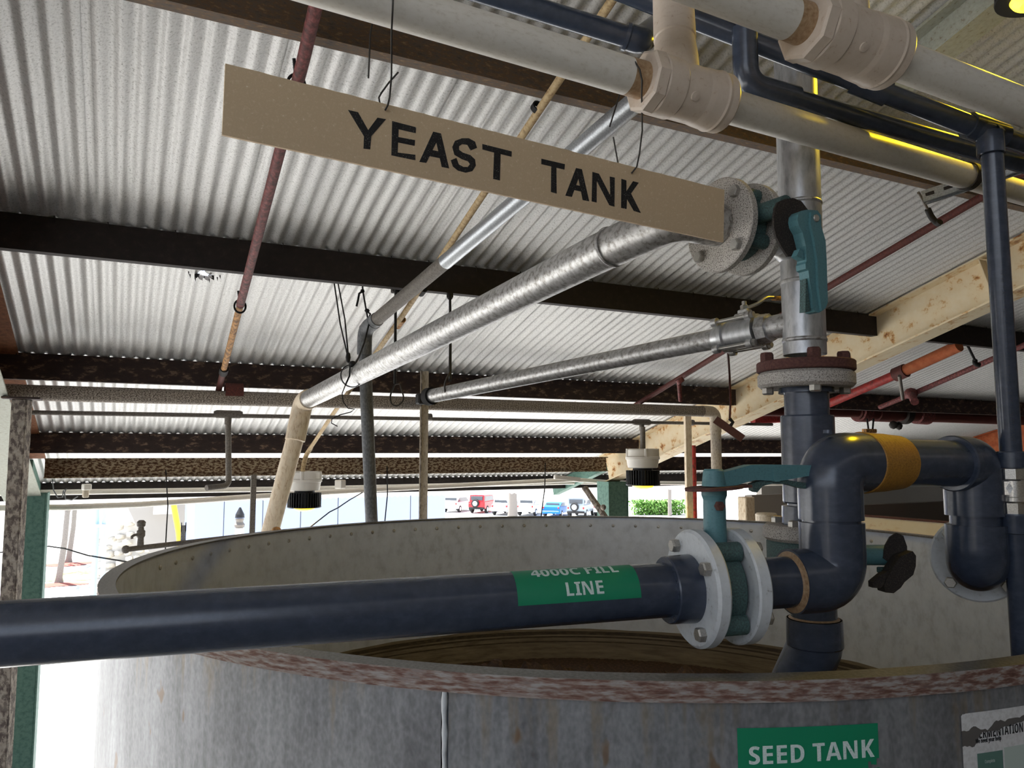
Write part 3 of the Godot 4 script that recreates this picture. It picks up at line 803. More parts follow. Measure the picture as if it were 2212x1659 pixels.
func make_riser() -> void:
	var W := Vector3(1.6942, 6.3315, -1.5409)
	var D := Vector3.DOWN; var X := Vector3.RIGHT
	var yb := 6.7056          # height of the upper branch
	var y2 := 6.4683          # height of the lower branch
	var yf := 6.3548          # top of the bolted joint
	var t := thing("steel_riser", "upright stainless riser pipe carrying two valves right of the sign", "pipe", at_y(W, yf))
	part(t, "pipe", MB.new().lathe(at_y(W, yf + 0.02), Vector3.UP, [[0.0, 0.058], [1.35, 0.058]], 40), mats.stainless)
	for y in [6.8062, 6.5818, 6.4154]:
		part(t, "weld_ring", MB.new().lathe(at_y(W, y), Vector3.UP, [[-0.006, 0.0581], [-0.002, 0.0605], [0.002, 0.0605], [0.006, 0.0581]], 40), mats.stainless_dirty)
	part(t, "joint_plate", MB.new().lathe(at_y(W, yf), D, flange_profile(0.131, 0.0, 0.028), 48), mats.rust_plate, "rusted bolted plate")
	bolt_ring(t, at_y(W, yf), Vector3.UP, 0.103, 0.0185, 0.028, mats.rust_plate, 4, 0.96)
	# branch that feeds the large slanting pipe
	var Bc := at_y(W, yb)
	part(t, "branch", MB.new().lathe(Bc - X * 0.19, X, [[0.0, 0.057], [0.1, 0.057], [0.135, 0.066], [0.15, 0.075]], 36), mats.stainless)
	part(t, "back_flange", MB.new().lathe(Bc - X * 0.212, X, flange_profile(0.124, 0.04, 0.022), 48), mats.flange_speckled)
	bolt_ring(t, Bc - X * 0.19, X, 0.098, 0.014, 0.014, mats.bolt_steel, 4, 0.785)
	# butterfly valve clamped between the flanges
	var v := thing("upper_butterfly_valve", "teal lever butterfly valve with black notch plate at the sign's end", "valve", Bc - X * 0.245)
	part(v, "body", MB.new().lathe(Bc - X * 0.283, X, [[0.0, 0.05], [0.0, 0.082], [0.004, 0.086], [0.067, 0.086], [0.071, 0.082], [0.071, 0.05]], 40), mats.teal_dirty)
	for a in [0.6, 2.2, 3.8, 5.3]:
		part(v, "lug", MB.new().lathe(Bc - X * 0.28 + Vector3(0, cos(a), sin(a)) * 0.09, X, [[0.0, 0.0], [0.0, 0.02], [0.065, 0.02], [0.065, 0.0]], 14), mats.teal_dirty)
	var zpl := W.z + 0.185
	var zs := Vector3(Bc.x - 0.247, Bc.y + 0.012, Bc.z)
	part(v, "stem", MB.new().lathe(zs, Vector3.BACK, [[0.07, 0.026], [0.184, 0.023], [0.184, 0.0]], 20), mats.teal_dirty)
	part(v, "notch_plate", MB.new().slab([Vector3(1.4136, 6.7166, -1.3559), Vector3(1.4365, 6.7273, -1.3559), Vector3(1.4652, 6.7347, -1.3559), Vector3(1.4939, 6.7308, -1.3559), Vector3(1.5191, 6.7086, -1.3559), Vector3(1.5428, 6.6815, -1.3559), Vector3(1.5351, 6.6740, -1.3559), Vector3(1.5167, 6.6585, -1.3559), Vector3(1.4887, 6.6185, -1.3559), Vector3(1.4672, 6.5882, -1.3559), Vector3(1.4415, 6.5831, -1.3559), Vector3(1.4200, 6.6058, -1.3559), Vector3(1.4042, 6.6268, -1.3559), Vector3(1.3969, 6.6510, -1.3559), Vector3(1.3981, 6.6785, -1.3559), Vector3(1.4031, 6.7003, -1.3559)], Vector3(0, 0, 0.006)), mats.notch_black)
	var off := Vector3(0, 0, 0.02)
	var lever: Array = []
	for q in [Vector3(1.4458, 6.6810, -1.3559), Vector3(1.4562, 6.6909, -1.3559), Vector3(1.4750, 6.6968, -1.3559), Vector3(1.5041, 6.6999, -1.3559), Vector3(1.5168, 6.6909, -1.3559), Vector3(1.5181, 6.6760, -1.3559), Vector3(1.5167, 6.6585, -1.3559), Vector3(1.5303, 6.6258, -1.3559), Vector3(1.5316, 6.5743, -1.3559), Vector3(1.5302, 6.4674, -1.3559), Vector3(1.5212, 6.4507, -1.3559), Vector3(1.5063, 6.4432, -1.3559), Vector3(1.4920, 6.4447, -1.3559), Vector3(1.4844, 6.4529, -1.3559), Vector3(1.4841, 6.4844, -1.3559), Vector3(1.4768, 6.5174, -1.3559), Vector3(1.4738, 6.5446, -1.3559), Vector3(1.4654, 6.5479, -1.3559), Vector3(1.4645, 6.5605, -1.3559), Vector3(1.4685, 6.5672, -1.3559), Vector3(1.4680, 6.6053, -1.3559), Vector3(1.4581, 6.6380, -1.3559), Vector3(1.4460, 6.6534, -1.3559), Vector3(1.4429, 6.6678, -1.3559)]:
		lever.append(q + off)
	part(v, "lever", MB.new().slab(lever, Vector3(0, 0, 0.03)), mats.teal_paint)
	var rib: Array = []
	for q in [Vector3(1.4834, 6.6905, -1.3559), Vector3(1.5040, 6.6978, -1.3559), Vector3(1.5163, 6.6865, -1.3559), Vector3(1.5161, 6.6584, -1.3559), Vector3(1.5291, 6.6235, -1.3559), Vector3(1.5302, 6.5742, -1.3559), Vector3(1.5291, 6.4694, -1.3559), Vector3(1.5199, 6.4538, -1.3559), Vector3(1.5065, 6.4464, -1.3559), Vector3(1.4978, 6.5068, -1.3559), Vector3(1.4980, 6.5705, -1.3559), Vector3(1.4890, 6.6249, -1.3559), Vector3(1.4792, 6.6621, -1.3559)]:
		rib.append(q + Vector3(0, 0, 0.038))
	part(v, "grip_face", MB.new().slab(rib, Vector3(0, 0, 0.008)), mats.teal_paint)
	part(v, "trigger", MB.new().slab([Vector3(1.4706, 6.5253, -1.3559) + off, Vector3(1.4781, 6.5260, -1.3559) + off, Vector3(1.4758, 6.4963, -1.3559) + off, Vector3(1.4825, 6.4549, -1.3559) + off, Vector3(1.4806, 6.4446, -1.3559) + off, Vector3(1.4648, 6.4425, -1.3559) + off], Vector3(0, 0, 0.018)), mats.teal_dirty)
	part(v, "latch_tooth", MB.new().slab([Vector3(1.4427, 6.5791, -1.3559) + off, Vector3(1.4534, 6.5972, -1.3559) + off, Vector3(1.4645, 6.5922, -1.3559) + off, Vector3(1.4664, 6.5712, -1.3559) + off, Vector3(1.4510, 6.5758, -1.3559) + off], Vector3(0, 0, 0.018)), mats.teal_paint)
	part(v, "pivot_bolt", MB.new().lathe(Vector3(1.4977, 6.6764, -1.3559) + Vector3(0, 0, 0.03), Vector3.BACK, [[0.0, 0.0095], [0.014, 0.0095], [0.016, 0.008], [0.016, 0.0]], 16), mats.bolt_steel)
	# ball valve on the lower branch
	var q0 := Vector3(1.6828, 6.4683, -1.5328); var dv := (Vector3(1.6031, 6.4485, -1.8992) - Vector3(1.6828, 6.4683, -1.5328)).normalized()
	var b := thing("ball_valve", "silver four bolt ball valve joined to riser below the teal lever", "valve", Vector3(1.6395, 6.4575, -1.7319))
	part(b, "riser_stub", MB.new().tube([q0 + dv * 0.02, Vector3(1.6579, 6.4621, -1.6474)], 0.0345, 24), mats.stainless_dirty)
	part(b, "hexagon", MB.new().lathe(Vector3(1.6608, 6.4628, -1.6340), dv, [[0.0, 0.03], [0.0, 0.043], [0.03, 0.046], [0.03, 0.03]], 8, true), mats.stainless_dirty)
	part(b, "body", MB.new().lathe(Vector3(1.6530, 6.4609, -1.6699), dv, [[0.0, 0.03], [0.0, 0.05], [0.02, 0.05], [0.024, 0.044], [0.1, 0.044], [0.105, 0.05], [0.118, 0.05], [0.12, 0.04], [0.15, 0.036]], 28), mats.stainless)
	var bu := dv.cross(Vector3.UP).normalized(); var bw := bu.cross(dv).normalized()
	for s in [[-1, 1], [1, 1], [-1, -1], [1, -1]]:
		var o: Vector3 = (bu * s[0] + bw * s[1]) * 0.041
		part(b, "tie_rod", MB.new().tube([Vector3(1.6539, 6.4611, -1.6654) + o, Vector3(1.6254, 6.4540, -1.7966) + o], 0.0062, 10), mats.bolt_steel)
		part(b, "ear", MB.new().lathe(Vector3(1.6533, 6.4610, -1.6684) + o, dv, [[0.0, 0.0], [0.0, 0.0135], [0.018, 0.0135], [0.018, 0.0]], 12), mats.stainless_dirty)
		part(b, "ear", MB.new().lathe(Vector3(1.6286, 6.4548, -1.7818) + o, dv, [[0.0, 0.0], [0.0, 0.0135], [0.018, 0.0135], [0.018, 0.0]], 12), mats.stainless_dirty)
		part(b, "nut", hexhead(MB.new(), Vector3(1.6533, 6.4610, -1.6684) + o, -dv, 0.0105, 0.011), mats.bolt_steel)
	var st := Vector3(1.6436, 6.4585, -1.7130)
	part(b, "stem_pad", MB.new().box(frame(st + bw * 0.05, -dv, bw), Vector3(0.05, 0.016, 0.044), 0.003).box(frame(st + bw * 0.063, -dv, bw), Vector3(0.034, 0.014, 0.03), 0.003), mats.stainless_dirty)
	part(b, "stem_nut", hexhead(MB.new(), st + bw * 0.07, bw, 0.0125, 0.014).lathe(st + bw * 0.08, bw, [[0.0, 0.007], [0.016, 0.007], [0.016, 0.0]], 10), mats.chrome)
	part(b, "handle", MB.new().tube(bend([st + bw * 0.074 - dv * 0.01, Vector3(1.6805, 6.5478, -1.6945), Vector3(1.7131, 6.5698, -1.6984), Vector3(1.8718, 6.5842, -1.7295)], 0.02, 5), 0.0055, 8), mats.bolt_steel)
	part(b, "handle_grip", MB.new().box(basis_along(Vector3(1.8861, 6.5862, -1.7333) - Vector3(1.7021, 6.5650, -1.6932), Vector3(1.7948, 6.5756, -1.7129)), Vector3(0.02, 0.012, 0.1), 0.003), mats.pipe_orange)
	# plastic run that hangs from the bolted joint into the tank
	var p := thing("plastic_drop_pipe", "upright blue-grey plastic pipe hung from rusty flange into tank", "pipe", at_y(W, 5.4))
	var y0 := yf - 0.029
	part(p, "top_flange", MB.new().lathe(at_y(W, y0), D, flange_profile(0.129, 0.0, 0.044, 0.008), 48), mats.flange_speckled)
	bolt_ring(p, at_y(W, y0 - 0.044), D, 0.103, 0.016, 0.018, mats.bolt_steel, 4, 0.607)
	var ys := [y0 - 0.044, 6.2670, 6.2051, 5.9639, 5.9059]
	part(p, "socket", MB.new().lathe(at_y(W, ys[0]), D, [[0.0, 0.073], [ys[0] - ys[1], 0.074], [ys[0] - ys[1], 0.058]], 40), mats.pvc_blue)
	part(p, "pipe", MB.new().lathe(at_y(W, ys[1]), D, [[0.0, 0.0595], [ys[1] - ys[4], 0.0595]], 40), mats.pvc_blue)
	part(p, "coupling", MB.new().lathe(at_y(W, ys[2]), D, [[0.0, 0.058], [0.0, 0.069], [0.004, 0.071], [ys[2] - ys[3] - 0.004, 0.071], [ys[2] - ys[3], 0.069], [ys[2] - ys[3], 0.058]], 40), mats.pvc_blue)
	var yv: float = ys[4]
	part(p, "lower_flange", MB.new().lathe(at_y(W, yv), D, flange_profile(0.126, 0.0, 0.042, 0.008), 48), mats.flange_speckled)
	part(p, "flange_socket", MB.new().lathe(at_y(W, yv + 0.05), D, [[0.0, 0.06], [0.0, 0.074], [0.05, 0.076]], 40), mats.pvc_blue)
	bolt_ring(p, at_y(W, yv), Vector3.UP, 0.1, 0.015, 0.016, mats.bolt_steel, 4, 0.3)
	# valve under the lower flange, its lever turned to the right
	var lv := thing("lower_butterfly_valve", "dark levered teal valve on drop pipe inside the tank", "valve", at_y(W, yv - 0.09))
	part(lv, "body", MB.new().lathe(at_y(W, yv - 0.043), D, [[0.0, 0.06], [0.0, 0.115], [0.004, 0.118], [0.056, 0.118], [0.06, 0.115], [0.06, 0.06]], 40), mats.teal_dirty)
	var hs := at_y(W, 5.8234)
	var he := Vector3(1.9170, 5.8208, -1.4468)
	part(lv, "stem", MB.new().tube([hs, he], 0.028, 20), mats.teal_paint)
	part(lv, "notch_plate", MB.new().slab([Vector3(1.8542, 5.8172, -1.4450), Vector3(1.8596, 5.8511, -1.4389), Vector3(1.8699, 5.8737, -1.4314), Vector3(1.8852, 5.8850, -1.4226), Vector3(1.9013, 5.8774, -1.4153), Vector3(1.9103, 5.8486, -1.4136), Vector3(1.9105, 5.8172, -1.4167), Vector3(1.8821, 5.7959, -1.4332)], Vector3(0.004, 0, -0.006)), mats.notch_black)
	part(lv, "lever", MB.new().slab([Vector3(1.8461, 5.8028, -1.4168), Vector3(1.8650, 5.8275, -1.4048), Vector3(1.8956, 5.8398, -1.3882), Vector3(1.9038, 5.8275, -1.3853), Vector3(1.9027, 5.8003, -1.3886), Vector3(1.8959, 5.7780, -1.3943), Vector3(1.8733, 5.7595, -1.4075), Vector3(1.8629, 5.7447, -1.4143), Vector3(1.8446, 5.7311, -1.4249), Vector3(1.8245, 5.7335, -1.4347), Vector3(1.8194, 5.7509, -1.4355), Vector3(1.8285, 5.7719, -1.4288)], Vector3(0.012, 0, -0.034)), mats.notch_black)
	part(lv, "trigger", MB.new().slab([Vector3(1.7838, 5.7616, -1.4298), Vector3(1.8072, 5.7812, -1.4161), Vector3(1.8223, 5.7885, -1.4078), Vector3(1.8116, 5.7542, -1.4166), Vector3(1.8032, 5.7457, -1.4217), Vector3(1.7844, 5.7469, -1.4310)], Vector3(0.008, 0, -0.02)), mats.notch_black)
	part(lv, "hex_boss", hexhead(MB.new(), Vector3(1.8664, 5.7894, -1.4529), Vector3.DOWN, 0.018, 0.014), mats.teal_dirty)
	# end of the drop: short pipe and a slanting elbow
	var e := thing("outlet_elbow", "blue-grey plastic elbow pointing into tank below the tee", "pipe fitting", at_y(W, 5.6))
	var ya := 5.6530; var yc := 5.5782
	part(e, "pipe", MB.new().lathe(at_y(W, yv - 0.1), D, [[0.0, 0.0595], [yv - 0.1 - ya + 0.02, 0.0595]], 36), mats.pvc_blue)
	part(e, "glue_ring", MB.new().lathe(at_y(W, ya + 0.001), D, [[-0.004, 0.06], [-0.001, 0.065], [0.0, 0.0665]], 36), mats.glue_amber)
	var c0 := at_y(W, ya); var c1 := at_y(W, yc); var c2 := c1 + (at_y(Vector3(1.6693, 5.5189, -1.6356), 0) - at_y(W, 0)).normalized() * 0.065 + Vector3(0, -0.13, 0)
	part(e, "elbow", MB.new().tube([c0] + bend([c0 - Vector3(0, 0.03, 0), c1, c2], 0.07, 8), 0.0705, 36), mats.pvc_blue)
	part(e, "collar", MB.new().lathe(c0, D, [[0.0, 0.06], [0.0, 0.0725], [0.07, 0.0735], [0.074, 0.0705]], 36), mats.pvc_blue)
	part(e, "moulding_pip", MB.new().lathe(Vector3(1.6622, 5.5740, -1.5606), Vector3(1.5944, 5.5954, -1.4970) - Vector3(1.6741, 5.5702, -1.5718), [[0.0, 0.011], [0.006, 0.01], [0.006, 0.0]], 14), mats.pvc_blue)

func make_fill_line() -> void:
	var A0 := Vector3(-0.3122, 5.7812, -1.6728); var A1 := Vector3(1.1180, 5.8062, -1.3556)
	var d := (A1 - A0).normalized()
	var t := thing("fill_line_pipe", "thick blue-grey plastic fill pipe running across the front", "pipe", A1)
	part(t, "pipe", MB.new().tube([A0 - d * 3.0, A0, A0.lerp(A1, 0.5), A1], 0.0572, 56), mats.pvc_blue)
	part(t, "collar", MB.new().lathe(A1 - d * 0.058, d, [[0.0, 0.057], [0.0, 0.0695], [0.003, 0.0715], [0.06, 0.0735]], 48), mats.pvc_blue)
	part(t, "front_flange", MB.new().lathe(A1, d, flange_profile(0.1265, 0.06, 0.032, 0.006), 64), mats.flange_pale)
	bolt_ring(t, A1, -d, 0.102, 0.0155, 0.017, mats.bolt_steel, 4, 0.56)
	# the label wrapped over the pipe
	var l := thing("fill_line_label", "green 4000C FILL LINE sticker wrapped over the front pipe", "label", Vector3(0.8568, 5.8016, -1.4135))
	var up := (Vector3.UP - d * Vector3.UP.dot(d)).normalized()
	var fw := d.cross(up).normalized()
	if fw.dot(Vector3(0, EYE, 0) - A1) < 0.0: fw = -fw
	var R := 0.0577
	var on := func(s: float, ang: float, r: float) -> Vector3: return Vector3(0.7237, 5.7993, -1.4431) + d * s + (fw * cos(ang) + up * sin(ang)) * r
	var L: float = (Vector3(0.9811, 5.8038, -1.3860) - Vector3(0.7237, 5.7993, -1.4431)).length()
	var sh := MB.new()
	for i in 24:
		var g0 := deg_to_rad(-1.0 + 124.0 * i / 24.0); var g1 := deg_to_rad(-1.0 + 124.0 * (i + 1) / 24.0)
		var n0 := fw * cos(g0) + up * sin(g0); var n1 := fw * cos(g1) + up * sin(g1)
		sh.tri(on.call(0.0, g0, R), on.call(L, g0, R), on.call(L, g1, R), n0, n0, n1)
		sh.tri(on.call(0.0, g0, R), on.call(L, g1, R), on.call(0.0, g1, R), n0, n1, n1)
	part(l, "backing", sh, mats.label_green)
	var s1: float = (Vector3(0.8240, 5.8011, -1.4208) - Vector3(0.7237, 5.7993, -1.4431)).length(); var s2: float = (Vector3(0.7603, 5.7999, -1.4350) - Vector3(0.7237, 5.7993, -1.4431)).length()
	part(l, "lettering", MB.new().lettering("LINE", 0.0275, (Vector3(0.9021, 5.8024, -1.4035) - Vector3(0.8240, 5.8011, -1.4208)).length(), func(x, y, z): return on.call(s1 + x, deg_to_rad(12.0) + y / R, R + 0.0004 + z), true, 0.0004, 0.005), mats.label_white, "white capitals LINE")
	part(l, "lettering", MB.new().lettering("4000C FILL", 0.0275, (Vector3(0.9450, 5.8032, -1.3940) - Vector3(0.7603, 5.7999, -1.4350)).length(), func(x, y, z): return on.call(s2 + x, deg_to_rad(58.0) + y / R, R + 0.0004 + z), true, 0.0004, 0.005), mats.label_white, "white capitals 4000C FILL")
	# front butterfly valve
	var v := thing("front_butterfly_valve", "teal lever valve clamped between two pale flanges on fill pipe", "valve", A1 + d * 0.06)
	part(v, "body", MB.new().lathe(A1 + d * 0.033, d, [[0.0, 0.05], [0.0, 0.082], [0.004, 0.086], [0.055, 0.086], [0.059, 0.082], [0.059, 0.05]], 44), mats.teal_dirty)
	var u := up; var w := fw
	for a in [0.55, 2.4, 3.9, 5.5]:
		part(v, "lug", MB.new().lathe(A1 + d * 0.034 + (u * cos(a) + w * sin(a)) * 0.094, d, [[0.0, 0.0], [0.0, 0.022], [0.057, 0.022], [0.057, 0.0]], 16), mats.teal_dirty)
	var nk := A1 + d * 0.063
	part(v, "neck", MB.new().lathe(nk, Vector3.UP, [[0.07, 0.027], [0.09, 0.0255], [0.19, 0.0245], [0.2, 0.028], [0.214, 0.028], [0.214, 0.0]], 28), mats.teal_paint)
	# notch plate: a disc with teeth on its right hand side
	var np := MB.new()
	var poly := PackedVector2Array()
	for k in 48:
		var a := TAU * k / 48.0
		var rr := 0.064
		if a < 0.55 or a > TAU - 0.75: rr = 0.082 if (k % 2) == 0 else 0.074
		poly.append(Vector2(cos(a), sin(a)) * rr)
	var zt := nk.y + 0.216
	np.prism(poly, 0.006, Transform3D(Basis(d, d.cross(Vector3(0, 1, 0)).normalized(), Vector3.UP) * Basis(Vector3(0, 1, 0), -0.05), at_y(nk, zt)))
	part(v, "notch_plate", np, mats.rust_plate, "rusty notch plate")
	part(v, "plate_nut", hexhead(MB.new(), nk + Vector3(-0.004, 0.178, 0) + fw * 0.024, fw, 0.011, 0.012), mats.rust_plate)
	part(v, "lever_boss", MB.new().lathe(at_y(nk, zt + 0.004), Vector3.UP, [[0.0, 0.027], [0.034, 0.023], [0.038, 0.02], [0.038, 0.0]], 26), mats.teal_paint)
	part(v, "lever", MB.new().slab([Vector3(1.1808, 6.0555, -1.3417), Vector3(1.2012, 6.0601, -1.3372), Vector3(1.2217, 6.0646, -1.3326), Vector3(1.2631, 6.0746, -1.3234), Vector3(1.3047, 6.0750, -1.3142), Vector3(1.4391, 6.0728, -1.2844), Vector3(1.4476, 6.0683, -1.2825), Vector3(1.4499, 6.0596, -1.2820), Vector3(1.4465, 6.0509, -1.2828), Vector3(1.3992, 6.0480, -1.2932), Vector3(1.3371, 6.0384, -1.3070), Vector3(1.3161, 6.0380, -1.3117), Vector3(1.2724, 6.0408, -1.3214), Vector3(1.2371, 6.0327, -1.3292), Vector3(1.2022, 6.0228, -1.3369), Vector3(1.1800, 6.0249, -1.3419)], d.cross(Vector3.UP).normalized() * 0.034), mats.teal_paint)
	part(v, "hinge_lug", MB.new().slab([Vector3(1.3149, 6.0660, -1.3119), Vector3(1.3339, 6.0660, -1.3077), Vector3(1.3341, 6.0412, -1.3077), Vector3(1.3286, 6.0365, -1.3089), Vector3(1.3181, 6.0366, -1.3112), Vector3(1.3137, 6.0414, -1.3122)], d.cross(Vector3.UP).normalized() * 0.04), mats.teal_paint)
	part(v, "trigger", MB.new().slab([Vector3(1.2680, 6.0324, -1.3223), Vector3(1.2868, 6.0379, -1.3182), Vector3(1.3162, 6.0404, -1.3117), Vector3(1.3541, 6.0401, -1.3032), Vector3(1.4340, 6.0269, -1.2855), Vector3(1.4341, 6.0131, -1.2855), Vector3(1.3875, 6.0217, -1.2958), Vector3(1.3517, 6.0306, -1.3038), Vector3(1.3159, 6.0319, -1.3117), Vector3(1.2927, 6.0265, -1.3169), Vector3(1.2788, 6.0125, -1.3200), Vector3(1.2696, 6.0164, -1.3220)], d.cross(Vector3.UP).normalized() * 0.02), mats.teal_dirty)
	# rear flange with its moulded slots, then the pipe to the tee
	var p := thing("tee_stub_pipe", "short black plastic pipe and pale rear flange before the tee", "pipe", A1 + d * 0.13)
	part(p, "rear_flange", MB.new().lathe(A1 + d * 0.094, d, [[0.006, 0.05], [0.006, 0.1], [0.0, 0.103], [0.0, 0.122], [0.004, 0.1255], [0.028, 0.1255], [0.033, 0.12], [0.033, 0.05]], 64), mats.flange_pale)
	bolt_ring(p, A1 + d * 0.127, d, 0.102, 0.0155, 0.014, mats.bolt_steel, 4, 0.56)
	part(p, "pipe", MB.new().tube([A1 + d * 0.1, Vector3(1.4582, 5.8121, -1.2802)], 0.0565, 40), mats.pvc_blue)

func make_transfer_bend() -> void:
	# the bend that lifts the fill line and carries it over to the second inlet
	var E0 := Vector3(1.4702, 5.8123, -1.2775)
	var d := (E0 - Vector3(1.1180, 5.8062, -1.3556)).normalized()
	var E1 := at_y(E0, 6.0779)
	var E2 := Vector3(2.0225, 6.0748, -1.2894)
	var h := (E2 - E1); h.y = 0.0; h = h.normalized()
	E2.y = E1.y - 0.004
	var ym := 5.9439
	var t := thing("transfer_bend", "bulky blue-grey plastic bend wrapped with brown tape over tank", "pipe", E0)
	part(t, "lower_elbow", MB.new().tube([Vector3(1.3615, 5.8104, -1.3016)] + bend([Vector3(1.3696, 5.8106, -1.2998), E0, at_y(E0, ym - 0.004)], 0.075, 10) + [at_y(E0, ym - 0.002)], 0.0722, 48), mats.pvc_blue)
	part(t, "glue_ring", MB.new().lathe(Vector3(1.3545, 5.8103, -1.3032), d, [[0.0, 0.0565], [0.004, 0.058], [0.007, 0.069]], 40), mats.glue_amber)
	part(t, "riser", MB.new().tube([at_y(E0, ym - 0.03), at_y(E0, ym + 0.03)], 0.064, 40), mats.pvc_blue)
	part(t, "upper_elbow", MB.new().tube([at_y(E0, ym + 0.004)] + bend([at_y(E0, ym + 0.01), E1, E1 + h * 0.12], 0.085, 10), 0.0715, 48), mats.pvc_blue)
	part(t, "cross_pipe", MB.new().tube([E1 + h * 0.08, E2 - h * 0.03], 0.0595, 44), mats.pvc_blue)
	var tp := MB.new()
	var len_t := 0.135
	tp.lathe(E1 + h * 0.105, h, [[0.0, 0.066], [0.004, 0.0735], [0.008, 0.0742], [0.011, 0.0728], [0.02, 0.073], [0.023, 0.072], [0.08, 0.0705], [0.1, 0.0685], [len_t, 0.0665], [len_t, 0.06]], 48)
	part(t, "tape_wrap", tp, mats.tape_brown, "brown tape wrapped round the pipe")
	part(t, "moulding_pip", MB.new().lathe(E1 + Vector3(0, 0.069, 0) + h * 0.0, Vector3.UP, [[0.0, 0.011], [0.008, 0.01], [0.008, 0.0]], 12), mats.pvc_blue)
	var ya := 5.9370; var yb := 5.9124
	part(t, "far_elbow", MB.new().tube([E2 - h * 0.075] + bend([E2 - h * 0.07, E2, at_y(E2, ya + 0.01)], 0.075, 10) + [at_y(E2, ya)], 0.0715, 48), mats.pvc_blue)
	part(t, "elbow_rim", MB.new().lathe(E2 - h * 0.09, h, [[0.0, 0.06], [0.0, 0.07], [0.004, 0.073], [0.022, 0.073], [0.026, 0.071]], 44), mats.pvc_blue)
	part(t, "drop_pipe", MB.new().tube([at_y(E2, ya + 0.03), at_y(E2, yb - 0.03)], 0.0605, 40), mats.pvc_blue)
	var E3 := at_y(E2, 5.8067)
	var back := (E2 - Vector3(0, EYE, 0)); back.y = 0; back = back.normalized()
	part(t, "bottom_elbow", MB.new().tube([at_y(E2, yb)] + bend([at_y(E2, yb - 0.004), E3, E3 + back * 0.13], 0.08, 10), 0.0735, 48), mats.pvc_blue)
	part(t, "end_flange", MB.new().lathe(E3 + back * 0.13, back, flange_profile(0.118, 0.0, 0.03, 0.005), 48), mats.flange_pale)
	bolt_ring(t, E3 + back * 0.13, -back, 0.096, 0.016, 0.014, mats.bolt_steel, 4, 0.785)

# the right downpipe leans a little; its axis at a given height
func down_at(y: float) -> Vector3:
	var hi := Vector3(2.0067, 6.8871, -1.1814); var lo := Vector3(2.0997, 5.7154, -1.2307)
	return lo.lerp(hi, (y - lo.y) / (hi.y - lo.y))

